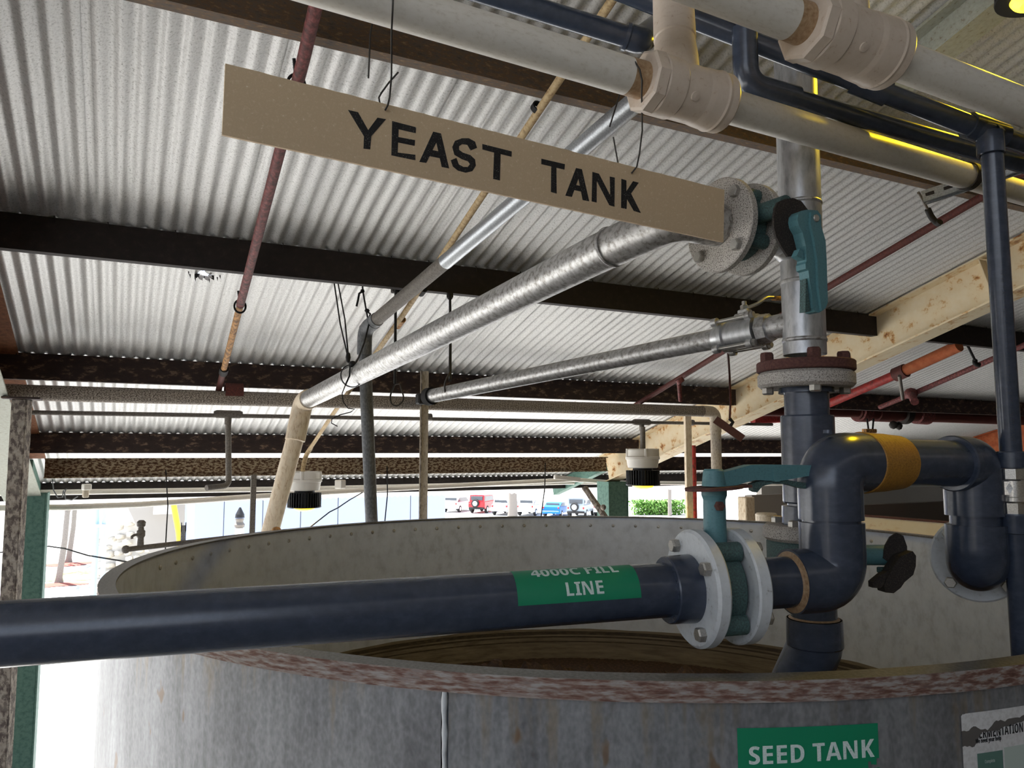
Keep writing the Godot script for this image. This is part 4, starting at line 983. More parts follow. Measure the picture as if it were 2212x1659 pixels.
func make_side_pipes() -> void:
	# the grey downpipe at the right edge with its silver check valve
	var W := Vector3(2.0614, 6.3175, -1.2116)
	var yt := 6.9235; var y1 := 6.1055; var y2 := 6.0630
	var t := thing("right_downpipe", "slim blue-grey plastic downpipe with printed lettering at right edge", "pipe", down_at(5.2))
	part(t, "pipe", MB.new().tube([down_at(yt), down_at(y2)], 0.0263, 32), mats.pvc_blue)
	part(t, "coupling", MB.new().lathe(down_at(y1), Vector3.DOWN, [[0.0, 0.026], [0.0, 0.032], [0.003, 0.034], [y1 - y2, 0.034], [y1 - y2, 0.026]], 32), mats.pvc_blue)
	var y3 := 6.0509; var y4 := 6.0327; var y5 := 5.9721; var y6 := 5.9443
	part(t, "lower_socket", MB.new().lathe(down_at(y6), Vector3.DOWN, [[0.0, 0.027], [0.0, 0.035], [0.004, 0.036], [0.05, 0.033], [0.052, 0.029]], 32), mats.pvc_blue)
	part(t, "lower_pipe", MB.new().tube([down_at(y6 - 0.04), down_at(5.1)], 0.0285, 28), mats.pvc_blue)
	# printed line down the pipe, facing the viewer
	var fw := Vector3(-W.x, 0, -W.z).normalized()
	var sd := Vector3.UP.cross(fw).normalized()
	var ytop := 6.5720
	var len := ytop - 6.1297
	part(t, "printing", MB.new().lettering("HP 40   PLASTICS  HDS  1.5 SCH 80 PVC-1120 630 PSI WP @ 73F ASTM D1785 NSF", 0.0098, len, func(x, y, z):
		var a: float = (y - 0.002) / 0.0263 + 0.12
		return down_at(ytop - x) + (fw * cos(a) + sd * sin(a)) * (0.0265 + z), false, 0.0003), mats.print_dim, "dark printing running down the pipe")
	var c := thing("check_valve", "silver check valve with diamond badge in right downpipe", "valve", down_at(y4))
	part(c, "upper_nut", MB.new().lathe(down_at(y2 - 0.003), Vector3.DOWN, [[0.0, 0.02], [0.0, 0.0305], [y2 - y4 - 0.004, 0.0305]], 8, true), mats.chrome)
	part(c, "body", MB.new().lathe(down_at(y4), Vector3.DOWN, [[0.0, 0.027], [0.0, 0.033], [0.003, 0.0365], [0.044, 0.0365], [0.046, 0.0375], [0.056, 0.0375], [0.058, 0.034], [y4 - y5, 0.032]], 32), mats.chrome)
	part(c, "lower_nut", MB.new().lathe(down_at(y5), Vector3.DOWN, [[0.0, 0.032], [y5 - y6, 0.0305], [y5 - y6, 0.02]], 8, true), mats.chrome)
	var bc := down_at(y4 - 0.022) + fw * 0.0365 - sd * 0.008
	part(c, "badge", MB.new().box(frame(bc, sd, Vector3.UP), Vector3(0.024, 0.036, 0.003), 0.001), mats.chrome)
	part(c, "badge_diamond", MB.new().slab([bc + fw * 0.002 + Vector3(0, 0.014, 0), bc + fw * 0.002 + sd * 0.008, bc + fw * 0.002 - Vector3(0, 0.014, 0), bc + fw * 0.002 - sd * 0.008], fw * 0.0016), mats.stainless_dirty)
	part(c, "lettering", MB.new().lettering("LEAD FREE", 0.0055, 0.027, func(x, y, z):
		var a: float = (x - 0.018) / 0.0377
		return down_at(y4 - 0.054 + y) + (fw * cos(a) + sd * sin(a)) * (0.0377 + z), true, 0.0003), mats.stainless_dirty)
	# the large steel pipe from the upper valve away to the far left
	var Wr := Vector3(1.6942, 6.3315, -1.5409)
	var Bc := at_y(Wr, 6.7056)
	var X := Vector3.RIGHT
	var b := thing("slanting_steel_pipe", "wide stainless pipe slanting from behind sign to far left", "pipe", Bc - X * 0.32)
	part(b, "front_flange", MB.new().lathe(Bc - X * 0.305, X, flange_profile(0.126, 0.05, 0.022), 56), mats.flange_speckled)
	bolt_ring(b, Bc - X * 0.305, -X, 0.1, 0.0165, 0.015, mats.bolt_steel, 4, 0.785)
	var J := Bc - X * 0.46
	var K := Vector3(1.0286, 6.4345, -5.0684)
	var weld := Vector3(1.2076, 6.6813, -1.7727)
	var path := [Bc - X * 0.29, Bc - X * 0.33]
	path += bend([Bc - X * 0.33, J + Vector3(0.02, 0.0, 0), weld, weld.lerp(K, 0.1)], 0.2, 10)
	path.append(weld.lerp(K, 0.5)); path.append(K)
	part(b, "pipe", MB.new().tube(path, 0.0565, 40), mats.stainless_dirty)
	part(b, "weld_ring", MB.new().lathe(weld, K - weld, [[-0.006, 0.057], [0.0, 0.0595], [0.006, 0.057]], 36), mats.stainless_dirty)
	var dn := K - weld
	part(b, "far_elbow", MB.new().tube(bend([K - dn.normalized() * 0.15, K, K + Vector3(-0.05, -0.25, 0.02)], 0.13, 8), 0.064, 24), mats.post_cream)
	part(b, "far_leg", MB.new().tube([K + Vector3(-0.02, -0.12, 0.01), Vector3(0.8667, 5.5228, -5.2982), Vector3(0.8264, 5.3107, -5.3400)], 0.0565, 24), mats.post_cream)
	part(b, "strap", MB.new().lathe(Vector3(1.0487, 6.5040, -3.9499), dn, [[-0.006, 0.057], [-0.006, 0.061], [0.006, 0.061], [0.006, 0.057]], 28), mats.cord_black)
	# the slimmer steel pipe from the ball valve
	var s := thing("ball_valve_pipe", "slender stainless pipe running left from ball valve", "pipe", Vector3(1.5622, 6.4384, -2.0867))
	part(s, "pipe", MB.new().tube([Vector3(1.6261, 6.4542, -1.7933), Vector3(1.5161, 6.4270, -2.2984), Vector3(1.2735, 6.3668, -3.4130)], 0.0325, 28), mats.stainless_dirty)
	part(s, "strap", MB.new().tube(bend([Vector3(1.2966, 6.4664, -3.1996), Vector3(1.2706, 6.4189, -3.1950), Vector3(1.2778, 6.3792, -3.2179), Vector3(1.3128, 6.3467, -3.2485)], 0.03, 5), 0.004, 6), mats.wire_dark)
	part(s, "end_cap", MB.new().lathe(Vector3(1.2794, 6.3683, -3.3858), Vector3(1.2735, 6.3668, -3.4130) - Vector3(1.2861, 6.3699, -3.3550), [[-0.01, 0.0325], [-0.01, 0.042], [0.03, 0.042], [0.034, 0.0]], 24), mats.cord_black)
	# the galvanised pipe that comes down behind the sign and turns to a dark upright
	var g := thing("galvanised_drain_pipe", "grey pipe sloping behind sign then dropping as dark upright", "pipe", Vector3(1.2364, 6.8006, -4.3649))
	var ga := Vector3(1.7119, 7.4671, -2.2039); var gb := Vector3(1.3264, 6.8784, -4.7051)
	part(g, "upper_pipe", MB.new().tube([ga, Vector3(1.4778, 7.1095, -3.7230)], 0.041, 26), mats.galvanised)
	part(g, "lower_pipe", MB.new().tube([Vector3(1.4807, 7.1140, -3.7041), gb], 0.0395, 26), mats.conduit_grey)
	part(g, "collar", MB.new().lathe(Vector3(1.3537, 6.9199, -4.5286), gb - ga, [[0.0, 0.039], [0.0, 0.044], [0.1, 0.044], [0.1, 0.039]], 24), mats.pipe_dark_grey)
	part(g, "elbow", MB.new().tube(bend([gb - (gb - ga).normalized() * 0.14, gb, gb - Vector3(0, 0.16, 0)], 0.09, 8), 0.046, 24), mats.pipe_dark_grey)
	part(g, "upright", MB.new().tube([gb - Vector3(0, 0.12, 0), Vector3(1.4448, 5.6382, -4.8835), Vector3(1.4966, 5.0486, -4.9732)], 0.04, 26), mats.pipe_dark_grey)

func make_sign() -> void:
	var nn := Vector3(0.0098, -0.0948, 0.9954)
	var tl := Vector3(0.1362, 6.8060, -1.4299); var bl := Vector3(0.1361, 6.6766, -1.4422); var tr := Vector3(1.3275, 6.7629, -1.4457); var br := Vector3(1.3316, 6.6317, -1.4582)
	var t := thing("hanging_sign", "long tan board lettered YEAST TANK hanging from wires", "sign", tl.lerp(br, 0.5))
	# board with a little wear on its upper and lower edges
	var edge: Array = []
	var nz := FastNoiseLite.new(); nz.seed = 4; nz.frequency = 0.6
	for k in 60: edge.append(tl.lerp(tr, k / 59.0) + Vector3(0, 0.0012 * nz.get_noise_1d(k), 0))
	for k in 60: edge.append(br.lerp(bl, k / 59.0) + Vector3(0, 0.0008 * nz.get_noise_1d(k + 200.0), 0))
	var b := MB.new()
	var mv: Array = []
	for q in edge: mv.append(q - nn * 0.004)
	part(t, "board", b.slab(mv, nn * 0.008), mats.sign_tan)
	var ink := nn * 0.0012
	for strokes in [
		[[Vector3(0.3637, 6.7679, -1.4357), Vector3(0.3837, 6.7674, -1.4360), Vector3(0.4054, 6.7366, -1.4391), Vector3(0.4231, 6.7646, -1.4366), Vector3(0.4407, 6.7650, -1.4368), Vector3(0.4122, 6.7257, -1.4402), Vector3(0.4112, 6.6995, -1.4427), Vector3(0.3977, 6.6986, -1.4427), Vector3(0.3976, 6.7229, -1.4404)]],
		[[Vector3(0.4536, 6.7639, -1.4370), Vector3(0.5046, 6.7613, -1.4378), Vector3(0.5042, 6.7493, -1.4389), Vector3(0.4679, 6.7502, -1.4385), Vector3(0.4679, 6.7346, -1.4399), Vector3(0.5035, 6.7350, -1.4402), Vector3(0.5030, 6.7233, -1.4414), Vector3(0.4678, 6.7237, -1.4410), Vector3(0.4677, 6.7034, -1.4429), Vector3(0.5055, 6.7055, -1.4431), Vector3(0.5060, 6.6945, -1.4441), Vector3(0.4551, 6.6956, -1.4435)]],
		[[Vector3(0.5145, 6.6928, -1.4444), Vector3(0.5296, 6.6932, -1.4445), Vector3(0.5589, 6.7590, -1.4385), Vector3(0.5418, 6.7596, -1.4383)], [Vector3(0.5435, 6.7596, -1.4383), Vector3(0.5589, 6.7590, -1.4385), Vector3(0.5804, 6.6904, -1.4452), Vector3(0.5638, 6.6908, -1.4450)], [Vector3(0.5350, 6.7218, -1.4418), Vector3(0.5555, 6.7213, -1.4421), Vector3(0.5596, 6.7080, -1.4434), Vector3(0.5306, 6.7083, -1.4431)]],
		[[Vector3(0.6416, 6.7443, -1.4407), Vector3(0.6364, 6.7564, -1.4395), Vector3(0.6219, 6.7609, -1.4389), Vector3(0.6060, 6.7579, -1.4391), Vector3(0.5906, 6.7495, -1.4397), Vector3(0.5853, 6.7357, -1.4410), Vector3(0.5909, 6.7206, -1.4425), Vector3(0.6081, 6.7145, -1.4432), Vector3(0.6224, 6.7125, -1.4436), Vector3(0.6269, 6.7074, -1.4441), Vector3(0.6222, 6.7007, -1.4447), Vector3(0.6123, 6.6990, -1.4447), Vector3(0.6016, 6.7024, -1.4443), Vector3(0.5957, 6.7150, -1.4431), Vector3(0.5831, 6.7079, -1.4436), Vector3(0.5885, 6.6960, -1.4448), Vector3(0.6004, 6.6893, -1.4456), Vector3(0.6182, 6.6880, -1.4458), Vector3(0.6332, 6.6938, -1.4454), Vector3(0.6406, 6.7065, -1.4443), Vector3(0.6382, 6.7191, -1.4431), Vector3(0.6271, 6.7263, -1.4423), Vector3(0.6092, 6.7287, -1.4419), Vector3(0.6009, 6.7327, -1.4414), Vector3(0.6005, 6.7401, -1.4407), Vector3(0.6073, 6.7461, -1.4402), Vector3(0.6190, 6.7467, -1.4403), Vector3(0.6270, 6.7361, -1.4414)]],
		[[Vector3(0.6534, 6.7546, -1.4398), Vector3(0.7239, 6.7515, -1.4408), Vector3(0.7237, 6.7400, -1.4419), Vector3(0.6974, 6.7411, -1.4416), Vector3(0.6983, 6.6847, -1.4469), Vector3(0.6823, 6.6854, -1.4467), Vector3(0.6819, 6.7416, -1.4414), Vector3(0.6543, 6.7433, -1.4409)]],
		[[Vector3(0.7976, 6.7486, -1.4418), Vector3(0.8583, 6.7470, -1.4426), Vector3(0.8577, 6.7348, -1.4437), Vector3(0.8367, 6.7354, -1.4435), Vector3(0.8403, 6.6783, -1.4489), Vector3(0.8254, 6.6795, -1.4487), Vector3(0.8235, 6.7359, -1.4433), Vector3(0.7981, 6.7367, -1.4430)]],
		[[Vector3(0.8630, 6.6773, -1.4493), Vector3(0.8801, 6.6768, -1.4495), Vector3(0.9036, 6.7432, -1.4434), Vector3(0.8879, 6.7434, -1.4432)], [Vector3(0.8891, 6.7432, -1.4432), Vector3(0.9036, 6.7432, -1.4434), Vector3(0.9267, 6.6740, -1.4502), Vector3(0.9091, 6.6742, -1.4500)], [Vector3(0.8807, 6.7055, -1.4468), Vector3(0.9055, 6.7049, -1.4471), Vector3(0.9091, 6.6924, -1.4483), Vector3(0.8760, 6.6936, -1.4478)]],
		[[Vector3(0.9321, 6.7420, -1.4438), Vector3(0.9500, 6.7407, -1.4441), Vector3(0.9835, 6.6961, -1.4487), Vector3(0.9801, 6.7392, -1.4445), Vector3(0.9939, 6.7390, -1.4447), Vector3(0.9965, 6.6718, -1.4511), Vector3(0.9821, 6.6733, -1.4508), Vector3(0.9449, 6.7235, -1.4457), Vector3(0.9470, 6.6742, -1.4504), Vector3(0.9334, 6.6750, -1.4502)]],
		[[Vector3(1.0127, 6.7392, -1.4448), Vector3(1.0269, 6.7379, -1.4451), Vector3(1.0282, 6.7127, -1.4475), Vector3(1.0460, 6.7391, -1.4452), Vector3(1.0626, 6.7382, -1.4454), Vector3(1.0417, 6.7093, -1.4480), Vector3(1.0721, 6.6682, -1.4522), Vector3(1.0517, 6.6700, -1.4518), Vector3(1.0309, 6.6950, -1.4492), Vector3(1.0308, 6.6714, -1.4515), Vector3(1.0153, 6.6720, -1.4513)]]]:
		var lb := MB.new()
		for poly in strokes: lb.slab(poly, ink)
		part(t, "letter", lb, mats.letter_black)
	# hanging wires: each is hooked through the board and bent over the white pipe
	var w := thing("hanging_wire", "bent steel wire hooked through sign above the letter E", "wire", Vector3(0.4372, 6.7859, -1.4347))
	part(w, "strand", MB.new().tube([Vector3(0.4368, 6.7805, -1.4312), Vector3(0.4397, 6.7884, -1.4225), Vector3(0.4428, 6.8045, -1.4210), Vector3(0.4450, 6.8484, -1.4188), Vector3(0.4159, 6.8944, -1.3289), Vector3(0.4103, 6.9174, -1.3069), Vector3(0.4102, 6.9558, -1.3031), Vector3(0.4185, 7.0043, -1.3277)], 0.0019, 7), mats.wire_dark)
	part(w, "tail", MB.new().tube([Vector3(0.4367, 6.7813, -1.4392), Vector3(0.4320, 6.7987, -1.4495), Vector3(0.4294, 6.8132, -1.4502), Vector3(0.4347, 6.8244, -1.4512), Vector3(0.4496, 6.8487, -1.4490), Vector3(0.4680, 6.8736, -1.4468)], 0.0019, 7), mats.wire_dark)
	part(w, "loose_end", MB.new().tube([Vector3(0.4149, 6.8629, -1.4774), Vector3(0.4147, 6.9518, -1.4690), Vector3(0.4147, 6.9980, -1.4344), Vector3(0.4240, 7.0355, -1.3780)], 0.0019, 7), mats.wire_dark)
	w = thing("hanging_wire", "bent steel wire looped over pipe end above letter K", "wire", Vector3(1.0382, 6.7597, -1.4431))
	part(w, "strand", MB.new().tube([Vector3(1.0376, 6.7548, -1.4396), Vector3(1.0467, 6.7691, -1.4303), Vector3(1.0527, 6.8011, -1.4273), Vector3(1.0579, 6.8568, -1.4220), Vector3(0.9794, 6.8807, -1.3166), Vector3(0.9586, 6.8950, -1.2863), Vector3(0.9532, 6.9187, -1.2866), Vector3(0.9524, 6.9421, -1.3015), Vector3(0.9621, 6.9726, -1.3385)], 0.0019, 7), mats.wire_dark)
	part(w, "tail", MB.new().tube([Vector3(1.0383, 6.7567, -1.4495), Vector3(1.0138, 6.7696, -1.4560), Vector3(0.9987, 6.8414, -1.4551)], 0.0019, 7), mats.wire_dark)
	part(w, "loose_end", MB.new().tube([Vector3(0.9739, 6.8527, -1.4336), Vector3(0.9822, 6.9303, -1.3962), Vector3(0.9711, 6.9653, -1.4022), Vector3(0.9680, 6.9889, -1.3788)], 0.0019, 7), mats.wire_dark)

# a big moulded tee with a six sided collar at its left end
func pvc_tee(t: Node, c: Vector3, d: Vector3, r: float, l0: float, l1: float, bd: Vector3) -> void:
	part(t, "collar", MB.new().lathe(c - d * l0, d, [[0.0, r * 0.6], [0.0, r * 0.98], [0.004, r * 1.08], [0.028, r * 1.1], [0.03, r * 1.04]], 8, true), mats.pvc_beige)
	part(t, "tee_body", MB.new().lathe(c - d * (l0 - 0.03), d, [[0.0, r * 0.9], [0.0, r * 1.02], [0.004, r * 1.05], [0.05, r * 1.05], [0.054, r * 1.0], [l0 + 0.02, r * 1.0], [l0 + 0.035, r * 1.03], [l0 + l1 - 0.065, r * 1.06], [l0 + l1 - 0.06, r * 1.09], [l0 + l1 - 0.052, r * 1.06], [l0 + l1 - 0.034, r * 1.06], [l0 + l1 - 0.03, r * 1.02], [l0 + l1 - 0.03, r * 0.6]], 48), mats.pvc_beige)
	part(t, "branch", MB.new().lathe(c, bd, [[0.0, r * 0.86], [r * 1.4, r * 0.8], [r * 2.1, r * 0.72], [r * 2.15, r * 0.76], [r * 4.2, r * 0.74], [r * 4.2, r * 0.6], [maxf(r * 5.0, (roof_y(c.z) - c.y - 0.12) / bd.y), r * 0.6]], 36), mats.pvc_beige)
	var fw := (Vector3(0, EYE, 0) - c); fw = (fw - d * fw.dot(d)).normalized()
	part(t, "moulding_pip", MB.new().lathe(c + fw * r * 0.98 + d * 0.01, fw, [[0.0, 0.011], [0.004, 0.01], [0.005, 0.0]], 14), mats.pvc_beige)

func make_overhead_pipes() -> void:
	var a := Vector3(0.2124, 6.9648, -1.3612); var c := Vector3(1.0914, 6.9226, -1.3347); var e := Vector3(3.1664, 7.0414, -1.6053)
	var d := (c - a).normalized()
	var t := thing("lower_white_pipe", "long white plastic pipe with beige tee above the sign", "pipe", c)
	part(t, "left_pipe", MB.new().tube([a - d * 1.6, c - d * 0.08], 0.0405, 44), mats.pvc_white)
	part(t, "right_pipe", MB.new().tube([c + (e - c).normalized() * 0.06, e + (e - c).normalized() * 1.8], 0.0405, 44), mats.pvc_white)
	part(t, "glue_stain", MB.new().lathe(c - d * 0.135, d, [[0.0, 0.0406], [0.05, 0.0415]], 40), mats.glue_amber)
	pvc_tee(t, c, d, 0.064, 0.095, 0.13, Vector3(0.1, 1.0, -0.15).normalized())
	var hp := Vector3(2.4084, 6.9941, -1.4968)
	part(t, "clamp", MB.new().lathe(hp, d, [[-0.012, 0.0405], [-0.012, 0.0445], [0.012, 0.0445], [0.012, 0.0405]], 36), mats.notch_black)
	a = Vector3(0.7775, 7.0653, -1.1635); c = Vector3(1.3906, 7.0235, -1.1347); e = Vector3(2.2401, 6.9665, -1.0897)
	d = (c - a).normalized()
	t = thing("upper_white_pipe", "white plastic pipe with large beige tee at top right", "pipe", c)
	part(t, "left_pipe", MB.new().tube([a - d * 1.4, c - d * 0.08], 0.0445, 44), mats.pvc_white)
	part(t, "right_pipe", MB.new().tube([c + d * 0.06, e + d * 1.8], 0.0445, 44), mats.pvc_white)
	part(t, "glue_stain", MB.new().lathe(c - d * 0.15, d, [[0.0, 0.0446], [0.05, 0.0455]], 40), mats.glue_amber)
	pvc_tee(t, c, d, 0.073, 0.11, 0.15, Vector3(0.12, 1.0, -0.05).normalized())
	# dark plastic water lines
	t = thing("short_dark_pipe", "dark blue plastic pipe ending in elbow above sign", "pipe", Vector3(1.2401, 7.2605, -1.6866))
	var k0 := Vector3(0.7302, 7.3870, -1.8628); var k1 := Vector3(1.2600, 7.2660, -1.6985); var k2 := Vector3(1.5094, 7.4902, -1.8201)
	part(t, "pipe", MB.new().tube([k0 - (k1 - k0).normalized() * 0.6, k1], 0.0302, 28), mats.pvc_blue)
	part(t, "elbow", MB.new().tube([Vector3(1.2221, 7.2756, -1.7121)] + bend([Vector3(1.2274, 7.2749, -1.7106), k1, k1.lerp(k2, 0.55)], 0.05, 8), 0.0375, 28), mats.pvc_blue)
	part(t, "elbow_lip", MB.new().lathe(Vector3(1.2168, 7.2764, -1.7136), k1 - k0, [[0.0, 0.03], [0.0, 0.0385], [0.01, 0.0395], [0.014, 0.0375]], 28), mats.pvc_blue)
	part(t, "riser", MB.new().tube([k1.lerp(k2, 0.45), k2 + (k2 - k1) * 1.2], 0.0302, 24), mats.pvc_blue)
	t = thing("long_dark_pipe", "long dark blue plastic pipe crossing behind both white pipes", "pipe", Vector3(1.5824, 7.1325, -1.4037))
	var m0 := Vector3(1.0814, 7.3748, -1.6649); var m1 := Vector3(1.9992, 6.9380, -1.1801); var m2 := Vector3(2.4627, 6.9498, -1.2042)
	part(t, "pipe", MB.new().tube([m0 - (m1 - m0).normalized() * 0.35, m1], 0.0265, 28), mats.pvc_blue)
	part(t, "coupling", MB.new().lathe(m0.lerp(m1, 0.66), m1 - m0, [[0.0, 0.026], [0.0, 0.0325], [0.1, 0.0325], [0.1, 0.026]], 28), mats.pvc_blue)
	part(t, "far_pipe", MB.new().tube([m1, m2 + (m2 - m1).normalized() * 1.8], 0.0265, 24), mats.pvc_blue)
	var dm := (m1 - m0).normalized()
	part(t, "tee", MB.new().tube([m1 - dm * 0.06, m1 + (m2 - m1).normalized() * 0.06], 0.034, 28).lathe(m1, Vector3.DOWN, [[0.0, 0.033], [0.058, 0.033], [0.058, 0.026]], 28), mats.pvc_blue)
	t = thing("elbowed_dark_pipe", "dark blue plastic pipe with upright elbow right of lower tee", "pipe", Vector3(1.4296, 7.0616, -1.4653))
	var n0 := Vector3(1.4215, 7.1809, -1.4573); var n1 := Vector3(1.4293, 7.0701, -1.4646); var n2 := Vector3(2.2747, 6.9358, -1.2665)
	part(t, "elbow", MB.new().tube([Vector3(1.4188, 7.2199, -1.4547)] + bend([n0, n1, n1.lerp(n2, 0.17)], 0.05, 8), 0.033, 30), mats.pvc_blue)
	part(t, "pipe", MB.new().tube([n1.lerp(n2, 0.1), n2 + (n2 - n1).normalized() * 1.9], 0.0255, 28), mats.pvc_blue)
	part(t, "riser", MB.new().tube([n0, at_y(n0, roof_y(n0.z) - 0.03)], 0.0255, 24), mats.pvc_blue)
	# slotted channel that carries the pipes at the right
	var s0 := Vector3(2.3820, 6.9603, -1.6371); var s1 := Vector3(2.5594, 7.0287, -1.2488)
	var sx := (s1 - s0)
	t = thing("slotted_channel", "grey slotted steel channel under pipes at right edge", "bracket", s0)
	var xf := basis_along(sx, s0.lerp(s1, 0.5))
	part(t, "back", MB.new().box(xf.translated_local(Vector3(0, 0.018, 0)), Vector3(0.041, 0.003, sx.length())), mats.galvanised)
	var nslot := 8
	for side in [-1.0, 1.0]:
		part(t, "side", MB.new().box(xf.translated_local(Vector3(0.0195 * side, 0.0, 0)), Vector3(0.003, 0.038, sx.length())), mats.galvanised)
		part(t, "lip", MB.new().box(xf.translated_local(Vector3(0.014 * side, -0.018, 0)), Vector3(0.01, 0.003, sx.length())), mats.galvanised)
	for k in nslot:
		var ps := xf.translated_local(Vector3(-0.0215 if (xf.basis.x).dot(Vector3(0, EYE, 0) - s0) < 0.0 else 0.0215, 0.002, (k - 3.5) * 0.055))
		part(t, "slot", MB.new().box(ps, Vector3(0.0012, 0.011, 0.026), 0.0005), mats.notch_black)
	# grey steel beam under the roof at the top right
	var gx := 2.93
	var dir := Vector3(0, -SLOPE, -1).normalized()
	var bm := basis_along(dir, Vector3(gx, roof_y(-0.9) - 0.02, -0.9))
	part(get_node("ceiling"), "short_rafter", MB.new().prism(i_profile(0.15, 0.13, 0.014, 0.012), 2.7, bm), mats.rafter_grey)

func make_roof_pipes() -> void:
	# sprinkler lines hung under the purlins, following the slope
	var under := func(x: float, z: float, o: float) -> Vector3: return Vector3(x, roof_y(z) - o, z)
	var t := thing("rusty_sprinkler_pipe", "red rusty sprinkler pipe sloping down behind left end of sign", "pipe", under.call(0.53, -4.6, 0.25))
	var zz := Vector3(0.5469, 6.9155, -4.3500)
	part(t, "upper_pipe", MB.new().tube([under.call(0.44, -1.2, 0.235), under.call(0.5, -2.6, 0.235), under.call(0.545, -4.45, 0.235)], 0.0225, 20), mats.red_rust)
	part(t, "lower_pipe", MB.new().tube([under.call(0.545, -4.45, 0.235), under.call(0.57, -5.45, 0.235)], 0.019, 18), mats.pipe_orange)
	part(t, "coupling", MB.new().tube([under.call(0.57, -5.36, 0.235), under.call(0.572, -5.44, 0.235)], 0.028, 18), mats.cord_black)
	part(t, "tail_pipe", MB.new().tube(bend([under.call(0.57, -5.42, 0.235), under.call(0.575, -5.72, 0.245), under.call(0.575, -5.78, 0.32)], 0.05, 5), 0.021, 16), mats.red_dark)
	for z in [-2.72, -4.46]:
		var h := thing("pipe_hanger", "black ring hanger on red pipe %s" % ("under purlin beyond the sign's top edge" if z > -3.0 else "just below the black purlin"), "hanger", under.call(0.55, z, 0.24))
		var ring := MB.new()
		var c: Vector3 = under.call(0.5 if z > -3.0 else 0.545, z, 0.238)
		var pts: Array = []
		for k in 25: pts.append(c + Vector3(cos(TAU * k / 24.0) * 0.03, sin(TAU * k / 24.0) * 0.036, 0.0))
		part(h, "ring", ring.tube(pts, 0.006, 6, false), mats.cord_black)
		part(h, "rod", MB.new().tube([c + Vector3(-0.004, 0.036, 0), c + Vector3(-0.016, 0.08, 0.03)], 0.006, 8), mats.cord_black)
	t = thing("cream_lamp_conduit", "cream rusty conduit sloping behind YEAST letters to far lamp", "pipe", under.call(1.6, -5.0, 0.2))
	part(t, "pipe", MB.new().tube([under.call(1.38, -1.0, 0.225), under.call(1.43, -2.6, 0.225), under.call(1.48, -4.4, 0.23), under.call(1.5, -6.2, 0.23), Vector3(1.5326, 6.1320, -7.2282)], 0.0165, 16), mats.pipe_cream)
	part(t, "bracket_ring", MB.new().lathe(Vector3(1.4236, 7.4819, -2.6073), Vector3(0, -SLOPE, -1), [[-0.012, 0.017], [-0.012, 0.024], [0.012, 0.024], [0.012, 0.017]], 16), mats.cord_black)
	part(t, "coupling", MB.new().lathe(Vector3(1.4993, 6.9092, -4.5302), Vector3(0, -SLOPE, -1), [[-0.05, 0.017], [-0.05, 0.023], [0.05, 0.023], [0.05, 0.017]], 16), mats.pipe_orange)
	part(t, "coupling", MB.new().lathe(Vector3(1.4917, 7.0302, -4.1131), Vector3(0, -SLOPE, -1), [[-0.03, 0.017], [-0.03, 0.024], [0.03, 0.024], [0.03, 0.017]], 16), mats.cord_black)
	part(t, "elbow", MB.new().tube(bend([Vector3(1.5381, 6.1573, -7.1779), Vector3(1.5163, 6.0807, -7.2866), Vector3(1.4953, 6.0124, -7.2591)], 0.03, 5), 0.021, 12), mats.pipe_cream)
	t = thing("right_sprinkler_pipe", "dark red sprinkler pipe sloping behind riser under cream rafter", "pipe", under.call(4.15, -3.5, 0.22))
	part(t, "pipe", MB.new().tube([under.call(4.17, -2.0, 0.21), under.call(4.15, -3.6, 0.21), under.call(4.2, -5.9, 0.22)], 0.0225, 18), mats.red_dark)
	part(t, "branch_clamp", MB.new().tube([Vector3(4.1021, 6.7201, -5.0672), Vector3(4.1240, 6.6894, -5.0593)], 0.034, 12), mats.red_rust)
	part(t, "drop", MB.new().tube([Vector3(4.1028, 6.7048, -5.0684), Vector3(4.1878, 6.5426, -5.1544)], 0.018, 10), mats.red_rust)
	var hr := Vector3(4.1361, 7.4346, -2.7702)
	t = thing("rod_hanger", "dark rod hanger holding red pipe below slotted channel", "hanger", hr)
	part(t, "rod", MB.new().tube([Vector3(3.7763, 7.5030, -2.6231), Vector3(3.9217, 7.4348, -2.6692)], 0.008, 8), mats.conduit_grey)
	part(t, "hook", MB.new().tube(bend([Vector3(3.8983, 7.4387, -2.6581), Vector3(3.9369, 7.3991, -2.6652), Vector3(3.9423, 7.3545, -2.6332), Vector3(3.9344, 7.3612, -2.6141)], 0.04, 5), 0.017, 10), mats.cord_black)
	t = thing("bright_red_pipe", "bright red sprinkler pipe sloping right of the riser", "pipe", under.call(6.6, -5.0, 0.22))
	part(t, "upper_pipe", MB.new().tube([Vector3(6.4993, 7.0391, -4.2030), Vector3(6.5386, 6.8619, -4.8140)], 0.052, 20), mats.orange_rust)
	part(t, "lower_pipe", MB.new().tube([Vector3(6.5386, 6.8619, -4.8140), Vector3(6.5106, 6.6142, -5.6338)], 0.043, 18), mats.red_paint)
	part(t, "clamp", MB.new().lathe(Vector3(6.5386, 6.8619, -4.8140), Vector3(0, -SLOPE, -1), [[-0.06, 0.05], [-0.06, 0.066], [0.06, 0.066], [0.06, 0.05]], 16), mats.red_dark)
	part(t, "drop_rod", MB.new().tube([Vector3(6.3724, 6.8135, -4.7026), Vector3(6.5883, 6.6146, -4.8390)], 0.016, 8), mats.conduit_grey)
	t = thing("thin_red_pipe", "thin rusty red pipe sloping beside right downpipe", "pipe", under.call(7.2, -5.0, 0.2))
	part(t, "pipe", MB.new().tube([Vector3(7.1977, 7.0931, -3.9826), Vector3(7.3281, 6.7421, -5.1927), Vector3(7.3474, 6.6007, -5.6804)], 0.026, 14), mats.red_rust)
